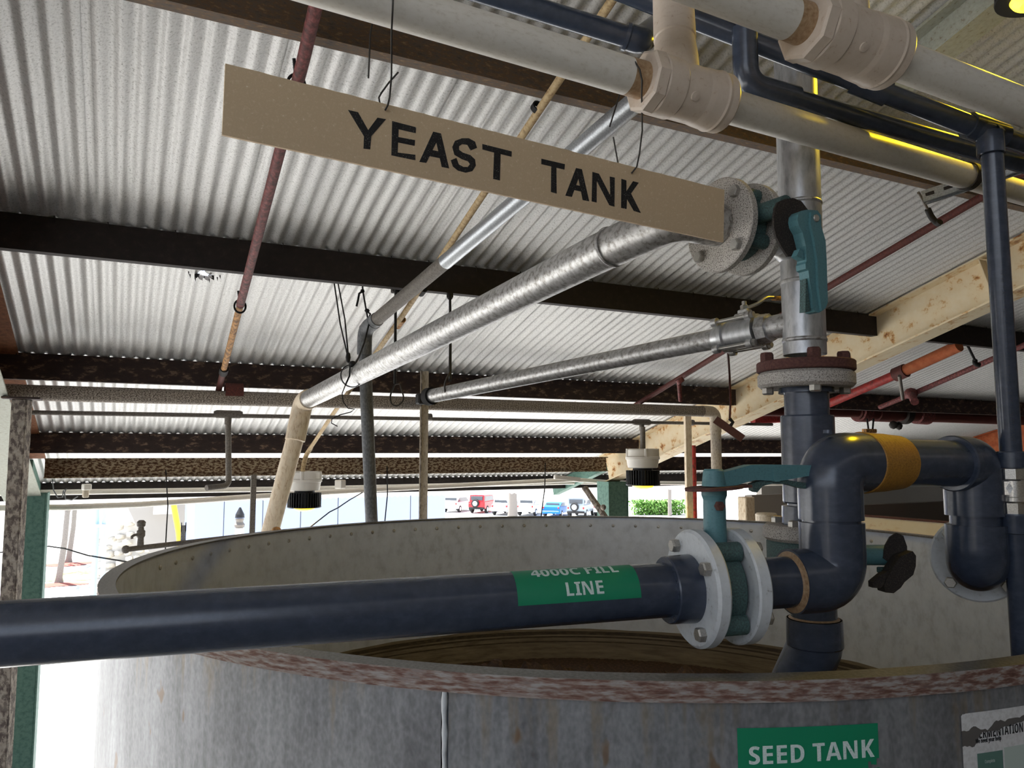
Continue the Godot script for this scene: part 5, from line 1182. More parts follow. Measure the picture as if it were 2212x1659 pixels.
	part(t, "fitting", MB.new().ball(Vector3(7.2994, 6.7219, -5.2623), Vector3(0.07, 0.06, 0.07), 10).tube([Vector3(7.2994, 6.7219, -5.2623), Vector3(7.1498, 6.6218, -5.1178)], 0.04, 10), mats.red_rust)
	part(t, "hanger_rod", MB.new().tube([Vector3(6.7805, 7.0653, -4.3033), Vector3(6.9977, 6.9413, -4.3752)], 0.012, 8), mats.cord_black)
	part(t, "hanger_hook", MB.new().tube(bend([Vector3(6.9894, 6.9583, -4.3777), Vector3(6.9711, 6.9219, -4.3681), Vector3(7.0097, 6.9092, -4.3500)], 0.03, 4), 0.022, 8), mats.cord_black)
	# the red main beyond the cream rafter
	t = thing("red_main_pipe", "thick dark red main pipe with couplings beyond the riser", "pipe", Vector3(8.0, EYE + 0.37, -6.0))
	var ya := 6.5432
	part(t, "left_pipe", MB.new().tube([Vector3(5.4948, 6.5542, -6.1000), Vector3(7.4949, 6.5738, -6.1000)], 0.062, 24), mats.red_dark)
	part(t, "right_pipe", MB.new().tube([Vector3(7.4949, 6.5738, -6.1000), Vector3(11.2366, 6.5629, -6.1000)], 0.088, 26), mats.red_dark)
	part(t, "coupling", MB.new().tube([Vector3(7.5183, 6.5797, -6.1000), Vector3(7.6654, 6.5779, -6.1000)], 0.118, 24), mats.red_rust)
	part(t, "coupling", MB.new().tube([Vector3(7.8068, 6.5759, -6.1000), Vector3(8.1283, 6.5726, -6.1000)], 0.106, 24), mats.red_dark)
	part(t, "coupling", MB.new().tube([Vector3(8.2515, 6.5700, -6.1000), Vector3(8.3514, 6.5723, -6.1000)], 0.125, 24), mats.notch_black)
	part(t, "coupling", MB.new().tube([Vector3(8.5282, 6.5708, -6.1000), Vector3(8.7337, 6.5642, -6.1000)], 0.116, 24), mats.red_rust)
	part(t, "bolt_lug", MB.new().ball(Vector3(7.9861, 6.4299, -6.0000), Vector3(0.05, 0.05, 0.05), 8).ball(Vector3(8.0822, 6.4207, -6.0000), Vector3(0.04, 0.05, 0.04), 8), mats.notch_black)
	part(t, "hanger_cleat", MB.new().box(Transform3D(Basis(), Vector3(7.4465, 6.3504, -5.9000)), Vector3(0.18, 0.045, 0.06), 0.006), mats.pipe_orange)
	part(t, "hanger_rod", MB.new().tube([Vector3(7.4798, 6.4878, -5.9500), Vector3(7.4323, 6.3657, -5.9000)], 0.01, 8), mats.cord_black)
	part(t, "hanger_rod", MB.new().tube([Vector3(7.5870, 6.4900, -5.9500), Vector3(7.5006, 6.3667, -5.9000)], 0.01, 8), mats.cord_black)
	part(t, "pink_pipe", MB.new().tube([Vector3(6.3936, 6.4761, -6.6000), Vector3(7.3837, 6.5396, -6.6000)], 0.045, 16), mats.red_paint)
	# the dirty white main that crosses the whole bay
	var m0 := Vector3(-0.8490, 6.4814, -5.7000); var m1 := Vector3(5.0074, 6.4990, -5.7000)
	t = thing("horizontal_main_pipe", "long dirty white horizontal main pipe crossing below the purlins", "pipe", m0.lerp(m1, 0.5))
	part(t, "pipe", MB.new().tube([m0, m0.lerp(m1, 0.5), m1], 0.051, 28), mats.main_dirty)
	part(t, "end_elbow", MB.new().tube(bend([m1 - Vector3(0.12, 0, 0), m1 + Vector3(0.04, 0, 0), m1 + Vector3(0.04, -0.2, 0)], 0.1, 6), 0.054, 22), mats.post_white)
	part(t, "down_leg", MB.new().tube([m1 + Vector3(0.04, -0.12, 0), m1 + Vector3(0.04, -0.75, 0), m1 + Vector3(0.06, -2.5, 0)], 0.05, 22), mats.post_white)
	part(t, "saddle", MB.new().lathe(Vector3(0.6735, 6.5335, -5.7000), Vector3.RIGHT, [[-0.06, 0.051], [-0.06, 0.06], [0.06, 0.06], [0.06, 0.051]], 20), mats.red_dark)
	# thin conduit with its tee boxes
	var c0 := Vector3(-0.8868, 6.3696, -6.0000); var c1 := Vector3(6.0826, 6.4033, -6.0000)
	t = thing("thin_conduit", "thin grey conduit with tee boxes under the main pipe", "conduit", c0.lerp(c1, 0.5))
	part(t, "pipe", MB.new().tube([c0, c0.lerp(c1, 0.5), c1], 0.0155, 12), mats.conduit_grey)
	for q in [Vector3(0.6754, 6.3873, -6.0000), Vector3(4.4027, 6.3971, -6.0000)]:
		part(t, "tee_box", MB.new().tube([q - Vector3(0.1, 0, 0), q - Vector3(0.08, 0, 0), q + Vector3(0.08, 0, 0), q + Vector3(0.1, 0, 0)], [0.022, 0.03, 0.03, 0.022], 14).lathe(q, Vector3.DOWN, [[0.0, 0.026], [0.075, 0.024], [0.075, 0.0]], 14), mats.conduit_grey)
	for q in [Vector3(2.2486, 6.4001, -6.0000), Vector3(5.0079, 6.4035, -6.0000)]:
		part(t, "clamp", MB.new().lathe(q, Vector3.RIGHT, [[-0.02, 0.015], [-0.02, 0.03], [0.02, 0.03], [0.02, 0.015]], 8, true), mats.conduit_grey)
	t = thing("broken_lamp_stem", "grey bent conduit stub hanging below left tee box", "conduit", Vector3(0.6813, 6.0983, -6.0000))
	part(t, "stem", MB.new().tube(bend([Vector3(0.6770, 6.3361, -6.0000), Vector3(0.6950, 5.8653, -6.0000), Vector3(0.5345, 5.8557, -5.9000)], 0.05, 6), 0.021, 14), mats.conduit_grey)
	# black cords and rods tied over the pipes
	t = thing("tied_cords", "knotted black cords hanging from purlin over slanting pipes", "cord", Vector3(1.1036, 6.6027, -4.1145))
	part(t, "left_cord", MB.new().tube([Vector3(1.0717, 7.1032, -4.4733), Vector3(1.0766, 6.8378, -4.3291), Vector3(1.0428, 6.6276, -4.0302), Vector3(1.0348, 6.5548, -3.9292)], 0.0045, 6), mats.cord_black)
	part(t, "middle_cord", MB.new().tube([Vector3(1.0851, 7.1360, -4.4633), Vector3(1.0992, 6.8642, -4.3151), Vector3(1.0472, 6.6276, -4.0280), Vector3(1.0329, 6.5500, -3.9307), Vector3(1.0224, 6.4980, -3.8963), Vector3(1.0076, 6.4513, -3.9196)], 0.0045, 6), mats.cord_black)
	part(t, "right_cord", MB.new().tube([Vector3(1.2580, 7.1560, -4.5429), Vector3(1.2713, 7.0897, -4.5654), Vector3(1.3156, 6.9913, -4.6430), Vector3(1.3124, 6.8915, -4.5648), Vector3(1.2642, 6.7639, -4.4895), Vector3(1.1388, 6.6291, -4.1504), Vector3(1.0672, 6.5653, -3.9681), Vector3(1.0247, 6.5455, -3.8903)], 0.0055, 6), mats.cord_black)
	part(t, "loop", MB.new().tube([Vector3(1.3158, 6.9855, -4.6434), Vector3(1.3286, 6.9610, -4.5945), Vector3(1.3119, 6.9176, -4.5848), Vector3(1.3288, 6.8778, -4.5804), Vector3(1.3535, 6.8802, -4.5452)], 0.0055, 6), mats.cord_black)
	part(t, "knot", MB.new().ball(Vector3(1.0223, 6.5980, -3.9311), Vector3(0.014, 0.03, 0.014), 8).ball(Vector3(1.0399, 6.5644, -3.9032), Vector3(0.02, 0.014, 0.014), 8).ball(Vector3(1.2633, 7.0884, -4.5471), Vector3(0.014, 0.014, 0.014), 8).ball(Vector3(1.3209, 6.9884, -4.6406), Vector3(0.017, 0.013, 0.014), 8), mats.cord_black)
	part(t, "loose_tail", MB.new().tube([Vector3(1.2633, 7.0884, -4.5471), Vector3(1.2408, 7.0701, -4.5377), Vector3(1.2298, 7.0212, -4.5257), Vector3(1.2237, 6.9877, -4.5322)], 0.0065, 6), mats.cord_black)
	part(t, "trailing_wire", MB.new().tube([Vector3(1.0076, 6.4513, -3.9196), Vector3(0.9944, 6.4085, -3.9306), Vector3(1.0004, 6.3656, -3.9319), Vector3(1.0253, 6.3322, -3.9228), Vector3(1.0554, 6.3275, -3.9081), Vector3(1.0389, 6.3132, -3.9179), Vector3(0.9903, 6.2989, -3.9437), Vector3(0.9527, 6.2774, -3.9648), Vector3(0.9515, 6.2560, -3.9676), Vector3(0.9799, 6.2393, -3.9550)], 0.0028, 6), mats.cord_black)
	t = thing("pipe_sling", "black rod with open wire loop hanging between slanting pipes", "hanger", Vector3(1.5175, 6.8041, -4.6727))
	part(t, "rod", MB.new().tube([Vector3(1.3980, 7.0868, -4.3109), Vector3(1.4533, 6.8317, -4.4775), Vector3(1.5254, 6.5454, -4.6950)], 0.0085, 8), mats.cord_black)
	part(t, "top_block", MB.new().box(Transform3D(Basis(), Vector3(1.4141, 7.0811, -4.3596)), Vector3(0.05, 0.05, 0.05), 0.006), mats.notch_black)
	part(t, "loop", MB.new().tube(bend([Vector3(1.5466, 6.5424, -4.6846), Vector3(1.5255, 6.5424, -4.6952), Vector3(1.4997, 6.4631, -4.7162), Vector3(1.5124, 6.4102, -4.7152), Vector3(1.5445, 6.3984, -4.7002), Vector3(1.5850, 6.4396, -4.6756), Vector3(1.5545, 6.5424, -4.6806)], 0.05, 4), 0.0055, 6), mats.wire_dark)
	t = thing("pipe_sling", "black rod whose wire loop carries slender pipe's far end", "hanger", Vector3(1.3062, 6.6029, -3.2259))
	part(t, "rod", MB.new().tube([Vector3(1.7046, 7.0590, -4.2157), Vector3(1.6060, 6.7437, -3.9600), Vector3(1.3132, 6.4307, -3.2398)], 0.0075, 8), mats.cord_black)
	part(t, "top_block", MB.new().ball(Vector3(1.7053, 7.0425, -4.2170), Vector3(0.022, 0.03, 0.022), 10), mats.notch_black)
	t = thing("hanging_rod", "thin dark rod hanging below ball valve beside cream rafter", "hanger", Vector3(2.1005, 6.3511, -2.2899))
	part(t, "rod", MB.new().tube([Vector3(1.8108, 6.4502, -1.9760), Vector3(2.0999, 6.4051, -2.2848), Vector3(2.1075, 6.2971, -2.2918), Vector3(2.1071, 6.2287, -2.2990)], 0.004, 8), mats.red_dark)
	part(t, "hook", MB.new().tube([Vector3(2.1068, 6.2359, -2.2984), Vector3(2.1186, 6.2215, -2.2939), Vector3(2.1112, 6.2071, -2.2991)], 0.007, 6), mats.cord_black)

func lamp(called: String, label: String, at: Vector3, s: float, energy: float) -> void:
	# round industrial lamp: white housing on top, black finned sink, glowing lens below
	var t := thing(called, label, "lamp", at, "round industrial lamps")
	part(t, "housing", MB.new().lathe(at + Vector3(0, 0.3 * s, 0), Vector3.DOWN, [[0.0, 0.0], [0.0, 0.115 * s], [0.01 * s, 0.125 * s], [0.06 * s, 0.125 * s], [0.066 * s, 0.138 * s], [0.085 * s, 0.138 * s], [0.09 * s, 0.13 * s], [0.15 * s, 0.12 * s], [0.155 * s, 0.11 * s], [0.155 * s, 0.0]], 32), mats.lamp_white)
	for k in 4:
		var a := TAU * k / 4.0 + 0.4
		part(t, "screw_boss", MB.new().lathe(at + Vector3(cos(a) * 0.12 * s, 0.3 * s, sin(a) * 0.12 * s), Vector3.DOWN, [[0.0, 0.0], [0.0, 0.016 * s], [0.07 * s, 0.018 * s], [0.07 * s, 0.0]], 10), mats.lamp_white)
	part(t, "neck", MB.new().lathe(at + Vector3(0, 0.15 * s, 0), Vector3.DOWN, [[0.0, 0.08 * s], [0.03 * s, 0.08 * s]], 24), mats.lamp_black)
	part(t, "sink_core", MB.new().lathe(at + Vector3(0, 0.125 * s, 0), Vector3.DOWN, [[0.0, 0.0], [0.0, 0.105 * s], [0.115 * s, 0.105 * s], [0.118 * s, 0.085 * s]], 32), mats.lamp_black)
	for k in 36:
		var a := TAU * k / 36.0
		part(t, "fin", MB.new().box(Transform3D(Basis(Vector3.UP, -a), at + Vector3(cos(a) * 0.118 * s, 0.068 * s, sin(a) * 0.118 * s)), Vector3(0.034 * s, 0.115 * s, 0.006 * s)), mats.lamp_black)
	part(t, "bezel", MB.new().lathe(at + Vector3(0, 0.014 * s, 0), Vector3.DOWN, [[0.0, 0.138 * s], [0.008 * s, 0.136 * s], [0.01 * s, 0.088 * s], [0.0, 0.088 * s]], 36), mats.lamp_black)
	part(t, "lens", MB.new().lathe(at + Vector3(0, 0.006 * s, 0), Vector3.DOWN, [[0.0, 0.088 * s], [0.014 * s, 0.08 * s], [0.026 * s, 0.055 * s], [0.03 * s, 0.0]], 32), mats.lamp_glow)
	var l := SpotLight3D.new()
	l.name = "lamp_light"
	t.add_child(l, true)
	l.position = Vector3(0, -0.035 * s, 0)
	l.rotation_degrees = Vector3(-90, 0, 0)
	l.light_color = Color(1.0, 0.84, 0.08); l.light_energy = energy
	l.light_size = 0.08 * s; l.spot_angle = 88.0; l.spot_angle_attenuation = 0.4
	l.spot_range = 30.0; l.spot_attenuation = 2.0
	l.shadow_enabled = true

func make_lamps() -> void:
	lamp("round_lamp", "round white and black lamp beyond rim left of dark upright", Vector3(1.5080, 5.5952, -7.2724), 1.13, 0.4)
	lamp("round_lamp", "round white and black lamp hanging before right green column", Vector3(4.2362, 5.8039, -5.7668), 1.13, 0.4)
	lamp("round_lamp", "glowing yellow lamp at the top right corner", Vector3(2.8532, 7.7194, -1.4920), 0.95, 2.2)
	var t := thing("lamp_stem", "short grey stem holding lamp before right column", "pipe", Vector3(4.2154, 6.2239, -5.7348))
	part(t, "pipe", MB.new().tube([Vector3(4.2106, 6.3415, -5.7253), Vector3(4.2253, 6.0727, -5.7451)], 0.024, 14), mats.conduit_grey)
	t = thing("lamp_stem", "short cream stem holding lamp left of dark upright", "pipe", Vector3(1.4928, 5.9701, -7.2421))
	part(t, "pipe", MB.new().tube([Vector3(1.4953, 6.0124, -7.2591), Vector3(1.4822, 5.9488, -7.2496), Vector3(1.4928, 5.8764, -7.2516)], 0.021, 14), mats.pipe_cream)
	t = thing("lamp_stem", "grey stem from roof to top right lamp", "pipe", Vector3(2.8440, 7.9471, -1.4736))
	var top := Vector3(2.8532, 7.7194, -1.4920)
	part(t, "pipe", MB.new().tube([top + Vector3(0, 0.28, 0), at_y(top, roof_y(top.z) - 0.01)], 0.02, 14), mats.conduit_grey)

func make_posts() -> void:
	var t := thing("peeling_post", "dark peeling square post at left edge before green column", "post", at_y(Vector3(-0.5812, 5.7638, -5.5525), 0))
	var b := at_y(Vector3(-0.5675, 6.0428, -5.5174), 0); var top := 6.4278
	part(t, "shaft", MB.new().box(Transform3D(Basis(Vector3.UP, -0.3), Vector3(b.x, top * 0.5, b.z)), Vector3(0.086, top, 0.086), 0.005), mats.post_peeled)
	part(t, "cap_plate", MB.new().box(Transform3D(Basis(Vector3.UP, 0.0), Vector3(b.x, top + 0.006, b.z)), Vector3(0.2, 0.012, 0.16), 0.002), mats.purlin_rust)
	t = thing("angle_post", "slim peeling white angle post below end of slender pipe", "post", at_y(Vector3(2.0789, 6.0268, -5.6491), 0))
	b = Vector3(2.0757, 6.0268, -5.6507); top = 6.7408
	part(t, "leg", MB.new().box(Transform3D(Basis(Vector3.UP, -0.35), Vector3(b.x, top * 0.5, b.z)), Vector3(0.066, top, 0.008), 0.001), mats.post_white)
	part(t, "leg", MB.new().box(Transform3D(Basis(Vector3.UP, -0.35), Vector3(b.x - 0.03, top * 0.5, b.z + 0.02)), Vector3(0.008, top, 0.06), 0.001), mats.post_peeled)
	part(t, "clamp_block", MB.new().box(Transform3D(Basis(), Vector3(2.0008, 6.5089, -5.4711)), Vector3(0.1, 0.08, 0.08), 0.01), mats.cord_black)
	t = thing("cream_post", "slim cream post standing right of the round lamp", "post", at_y(Vector3(4.8227, 6.0096, -5.8443), 0))
	b = Vector3(4.8267, 6.0096, -5.8423); top = 6.4682
	part(t, "shaft", MB.new().box(Transform3D(Basis(Vector3.UP, -0.3), Vector3(b.x, top * 0.5, b.z)), Vector3(0.062, top, 0.05), 0.004), mats.post_cream)
	t = thing("red_post", "slim dark red post touching the cream post", "post", at_y(Vector3(5.0318, 6.0065, -6.0205), 0))
	b = Vector3(5.0359, 6.0065, -6.0184); top = 6.1798
	part(t, "shaft", MB.new().tube([Vector3(b.x, 0, b.z), Vector3(b.x, top, b.z)], 0.026, 14), mats.red_paint)
	t = thing("grey_bracket_post", "thin grey upright behind the rim left of cream leg", "post", at_y(Vector3(0.9468, 5.6518, -6.5374), 0))
	b = Vector3(0.9468, 5.6518, -6.5374); top = 5.9270
	part(t, "shaft", MB.new().box(Transform3D(Basis(), Vector3(b.x, top * 0.5, b.z)), Vector3(0.042, top, 0.03), 0.002), mats.conduit_grey)
	t = thing("tilted_angle", "tilted brown steel angle hanging at end of main pipe", "bracket", Vector3(4.8639, 6.3256, -5.2859))
	var a0 := Vector3(4.7341, 6.4126, -5.3424); var a1 := Vector3(4.9280, 6.2377, -5.2064)
	var xf := basis_along(a1 - a0, a0.lerp(a1, 0.5))
	part(t, "upper_leg", MB.new().box(xf.translated_local(Vector3(0.02, 0.02, 0)), Vector3(0.06, 0.008, (a1 - a0).length()), 0.001), mats.notch_black)
	part(t, "lower_leg", MB.new().box(xf.translated_local(Vector3(-0.01, -0.01, 0)), Vector3(0.008, 0.07, (a1 - a0).length()), 0.001), mats.rust_plate)
	t = thing("leaning_timber", "weathered timber leaning against the right green column", "timber", Vector3(4.9824, 5.3413, -7.6861))
	a0 = Vector3(4.9392, 5.6998, -7.8963); a1 = Vector3(5.1827, 5.1794, -7.6017)
	part(t, "board", MB.new().box(basis_along(a1 - a0, a0.lerp(a1, 0.5)), Vector3(0.1, 0.05, (a1 - a0).length()), 0.006), mats.post_peeled)
	part(t, "knob", MB.new().ball(Vector3(5.0121, 5.4744, -7.6015), Vector3.ONE * 0.035, 10), mats.post_peeled)
	# pipes that run in front of the last purlin
	t = thing("far_conduit", "pale grey conduit running along the far eave purlin", "conduit", Vector3(1.9707, 5.6943, -8.4908))
	part(t, "pipe", MB.new().tube([Vector3(-1.2012, 5.7187, -8.9000), Vector3(2.0651, 5.7011, -8.9000), Vector3(5.4073, 5.7136, -8.9000), Vector3(10.3227, 5.6015, -8.9000)], 0.028, 14), mats.pvc_white)
	t = thing("sagging_white_pipe", "white plastic pipe sagging before green column at left", "pipe", Vector3(0.1516, 5.6189, -8.5142))
	part(t, "pipe", MB.new().tube([Vector3(-1.1132, 5.6094, -8.3000), Vector3(-0.7266, 5.6096, -8.3000), Vector3(-0.4698, 5.6017, -8.3000), Vector3(0.1487, 5.6089, -8.3000), Vector3(1.1938, 5.6580, -8.3000), Vector3(2.4480, 5.7002, -8.3500), Vector3(5.1038, 5.7702, -8.4000), Vector3(5.8452, 5.7109, -8.4000)], 0.028, 14), mats.pvc_white)
	part(t, "coupling", MB.new().tube([Vector3(-0.7804, 5.6092, -8.3000), Vector3(-0.5992, 5.6057, -8.3000)], 0.036, 14), mats.pvc_white)
	t = thing("tube_light", "short white tube light fitting beside right green column", "lamp", Vector3(4.6240, 5.8165, -7.8183))
	part(t, "body", MB.new().box(basis_along(Vector3(4.7995, 5.7895, -7.7328) - Vector3(4.4477, 5.8303, -7.7932), Vector3(4.6226, 5.8127, -7.7632)), Vector3(0.06, 0.05, 0.32), 0.006), mats.lamp_white)
	t = thing("bracket_light", "small boxy light bracket on far conduit beside upright", "lamp", Vector3(2.0294, 5.7760, -8.0034))
	part(t, "body", MB.new().box(Transform3D(Basis(Vector3.UP, 0.6), Vector3(2.0249, 5.7808, -8.0052)), Vector3(0.07, 0.09, 0.1), 0.008), mats.lamp_white)
	t = thing("bracket_light", "small boxy light fitting on far conduit near left column", "lamp", Vector3(-0.3160, 5.7603, -8.6227))
	part(t, "body", MB.new().box(Transform3D(Basis(Vector3.UP, 0.4), Vector3(-0.3125, 5.7738, -8.6195)), Vector3(0.07, 0.06, 0.08), 0.008), mats.lamp_white)
	part(t, "hood", MB.new().box(Transform3D(Basis(Vector3.UP, 0.4), Vector3(-0.3180, 5.7108, -8.6287)), Vector3(0.05, 0.08, 0.05), 0.008), mats.post_white)
	t = thing("loose_cable", "looped grey cable beside the left green column", "cable", Vector3(-0.4524, 5.6982, -8.5852))
	part(t, "cable", MB.new().tube([Vector3(-0.6061, 5.8536, -8.6467), Vector3(-0.5897, 5.7426, -8.6497), Vector3(-0.5511, 5.6760, -8.6370), Vector3(-0.5115, 5.6804, -8.6167), Vector3(-0.5060, 5.7426, -8.6076), Vector3(-0.4828, 5.7604, -8.5942), Vector3(-0.4972, 5.7204, -8.6054), Vector3(-0.4829, 5.6627, -8.6041), Vector3(-0.4307, 5.6538, -8.5787), Vector3(-0.3804, 5.6893, -8.5498)], 0.006, 6), mats.pipe_dark_grey)
	for q in [["thin black wire hanging left of the yellow pole", Vector3(0.3569, 5.9506, -7.9500), Vector3(0.3723, 5.2160, -7.7696)], ["thin black wire hanging right of dark upright", Vector3(2.5084, 5.9699, -7.9500), Vector3(2.3273, 5.3226, -7.4499)], ["thin black wire hanging in front of parked cars", Vector3(4.4378, 5.9887, -7.9500), Vector3(3.8036, 5.3957, -6.9248)]]:
		var s := single("hanging_cable", q[0], "cable", MB.new().tube([q[1], q[1].lerp(q[2], 0.45) + Vector3(0.02, 0, 0), q[2]], 0.006, 6), mats.cord_black, q[1])
	single("slack_cable", "slack black cable from left column to the tank rim", "cable", MB.new().tube([Vector3(-1.1068, 5.1388, -8.9708), Vector3(-0.9880, 5.1566, -8.9093), Vector3(-0.6118, 5.2098, -8.7147), Vector3(-0.4588, 5.2123, -8.4127), Vector3(-0.2551, 5.1740, -8.0894), Vector3(0.0457, 5.1754, -7.4884), Vector3(0.2484, 5.1834, -7.0484)], 0.007, 6), mats.cord_black, Vector3(-0.6118, 5.2098, -8.7147))
	single("slack_cable", "slack black cable sloping from eave to rim near lamp", "cable", MB.new().tube([Vector3(2.6141, 5.7016, -8.8800), Vector3(2.0382, 5.6357, -7.6760), Vector3(1.8874, 5.5713, -7.5336), Vector3(1.7680, 5.5460, -7.3714), Vector3(1.5136, 5.4049, -7.1764), Vector3(1.3932, 5.3432, -7.0185)], 0.006, 6), mats.cord_black, Vector3(2.0382, 5.6357, -7.6760))

func make_background() -> void:
	# right hand background: low walls, a cream ledge and a post
	var w := setting("wall_far_right")
	part(w, "dark_panel", MB.new().box(Transform3D(Basis(), Vector3(9.1423 + 4.0, 2.65, -8.4)), Vector3(8.0, 5.3, 0.15), 0.0), mats.wall_dark)
	part(w, "pale_panel", MB.new().box(Transform3D(Basis(), Vector3(9.4905 + 5.0, 2.78, -9.7)), Vector3(10.0, 5.56, 0.12), 0.0), mats.wall_grey)
	part(w, "grey_panel", MB.new().box(Transform3D(Basis(), at_y(Vector3(7.0917, 5.5332, -7.0554), 2.8)), Vector3(0.72, 5.6, 0.12), 0.0), mats.wall_grey)
	var t := thing("cream_ledge", "cream rust topped ledge beyond the tank's right rim", "ledge", Vector3(4.9095, 5.5962, -3.6509))
	var a := Vector3(4.5549, 5.6232, -3.9389); var b := Vector3(5.1672, 5.5705, -3.0743)
	var xf := basis_along(b - a, a.lerp(b, 0.5))
	part(t, "face", MB.new().box(xf, Vector3(0.05, 0.1, (b - a).length()), 0.004), mats.cream_rust)
	part(t, "rusty_edge", MB.new().box(xf.translated_local(Vector3(0, 0.052, 0)), Vector3(0.075, 0.012, (b - a).length()), 0.002), mats.rust_plate)
	t = thing("stained_post", "stained cream post beside grey wall behind teal lever", "post", at_y(Vector3(6.4532, 5.5100, -6.8169), 0))
	var q := Vector3(6.4628, 5.5100, -6.8121)
	part(t, "shaft", MB.new().box(Transform3D(Basis(), Vector3(q.x, 2.8, q.z)), Vector3(0.14, 5.6, 0.14), 0.01), mats.post_cream)
	t = thing("timber_pile", "round weathered timber pile behind rim near yellow bar", "post", at_y(Vector3(4.6532, 5.5030, -4.6883), 0.0))
	var pq := Vector3(4.6484, 5.6220, -4.6787)
	part(t, "shaft", MB.new().lathe(at_y(pq, 0.0), Vector3.UP, [[0.0, 0.09], [pq.y - 0.01, 0.085], [pq.y, 0.075], [pq.y, 0.0]], 14), mats.post_white)
	t = thing("yellow_bar", "yellow bar lying on tank rim beside the drop pipe", "bar", Vector3(3.9976, 5.6741, -3.8769))
	part(t, "sleeve", MB.new().tube([Vector3(3.7199, 5.6899, -3.6778), Vector3(3.8256, 5.6840, -3.6252)], 0.016, 12), mats.yellow_paint)
	# yard things seen beyond the eaves
	t = thing("blue_panel_building", "pale blue panelled building beyond the eave at left", "building", at_y(Vector3(8.0363, 3.9311, -29.8950), 0))
	var x0 := at_y(Vector3(2.1499, 4.0034, -31.7244), 0); var x1 := at_y(Vector3(11.6742, 3.8588, -29.1966), 0)
	var bx := basis_along(x1 - x0, x0.lerp(x1, 0.5) + Vector3(0, 2.35, 0))
	var ln := (x1 - x0).length()
	for k in 7:
		part(t, "panel", MB.new().box(bx.translated_local(Vector3(0, 0, (k - 3) * ln / 7.0)), Vector3(0.2, 4.7, ln / 7.0 - 0.03), 0.01), mats.wall_blue)
	part(t, "frame", MB.new().box(bx.translated_local(Vector3(0.05, 0.0, 0)), Vector3(0.14, 4.66, ln - 0.02)), mats.wall_grey)
	t = thing("grey_stair_wall", "grey stair wall beside the yellow pole", "wall", at_y(Vector3(1.5124, 3.4869, -34.3450), 0))
	var gq := at_y(Vector3(1.5124, 3.4869, -34.3450), 0)
	part(t, "face", MB.new().slab([gq + Vector3(-1.6, 4.6, 0), gq + Vector3(1.2, 4.6, 0), gq + Vector3(1.2, 0, 0), gq + Vector3(0.6, 0, 0)], Vector3(0, 0, 0.3)), mats.wall_grey)
	part(t, "louvre", MB.new().box(Transform3D(Basis(), Vector3(1.4787, 3.8694, -33.8737)), Vector3(0.7, 0.35, 0.1), 0.01), mats.lamp_white)
	single("yellow_pole", "slanting yellow pole rising behind the left rim", "pole", MB.new().tube([Vector3(1.0678, 4.1156, -16.5224), Vector3(1.0172, 4.5656, -16.5023), Vector3(0.8966, 5.1506, -16.5038), Vector3(0.8633, 5.3755, -16.4978)], 0.055, 12), mats.yellow_paint, at_y(Vector3(1.0444, 4.2956, -16.5160), 0))
	t = thing("blue_downspout", "pale blue twin downspout in front of stone bank", "downspout", at_y(Vector3(-0.4355, 2.8542, -23.0257), 0))
	part(t, "pipe", MB.new().tube([Vector3(-0.5985, 5.0141, -22.8892), Vector3(-0.5561, 4.2341, -22.9467), Vector3(-0.5657, 2.6142, -23.1154), Vector3(-0.5141, 0.8143, -23.2715)], 0.07, 10), mats.blue_pipe)
	part(t, "pipe", MB.new().tube([Vector3(-0.4048, 5.0141, -22.7918), Vector3(-0.3839, 4.2341, -22.8601), Vector3(-0.3612, 2.6142, -23.0126), Vector3(-0.3096, 0.8143, -23.1687)], 0.06, 10), mats.blue_pipe)
	part(t, "bracket", MB.new().box(Transform3D(Basis(), Vector3(-0.4779, 4.2315, -22.7953)), Vector3(0.28, 0.08, 0.1), 0.01), mats.lamp_white)
	t = thing("blue_corner_pipe", "tall pale blue pipe left of panelled building", "downspout", at_y(Vector3(1.7417, 4.1135, -24.0511), 0))
	part(t, "pipe", MB.new().tube([Vector3(1.7752, 5.0375, -23.9408), Vector3(1.8328, 1.8696, -24.2322)], 0.1, 12), mats.blue_pipe)
	t = thing("vent_finial", "black capped grey vent standing before panelled building", "vent", at_y(Vector3(2.4897, 4.2587, -19.1645), 0))
	var fb := Vector3(2.4897, 4.2587, -19.1645)
	part(t, "pipe", MB.new().lathe(at_y(fb, 0.0), Vector3.UP, [[0.0, 0.1], [fb.y + 0.1, 0.1], [fb.y + 0.12, 0.06]], 14), mats.lamp_white)
	part(t, "cap", MB.new().lathe(fb + Vector3(0, 0.34, 0), Vector3.UP, [[0.0, 0.0], [0.0, 0.11], [0.08, 0.1], [0.24, 0.02], [0.24, 0.0]], 16), mats.lamp_black)
	part(t, "band", MB.new().lathe(fb + Vector3(0, 0.12, 0), Vector3.UP, [[0.0, 0.0], [0.0, 0.11], [0.06, 0.12], [0.12, 0.08], [0.2, 0.1], [0.2, 0.0]], 16), mats.conduit_grey)
	# bank with stones, grass, mulch and two trees
	var sw := setting("wall_stone_bank", "pale stone retaining bank")
	var s0 := at_y(Vector3(-0.9648, 1.6021, -39.1533), 0); var s1 := at_y(Vector3(2.5119, 1.6021, -37.4048), 0)
	part(sw, "mortar_bed", MB.new().slab([s0, s1, s1 + Vector3(0, 3.9, -1.2), s0 + Vector3(0.2, 2.6, -1.0)], Vector3(0, 0.1, 0.6)), mats.mortar)
	var rng := RandomNumberGenerator.new(); rng.seed = 21
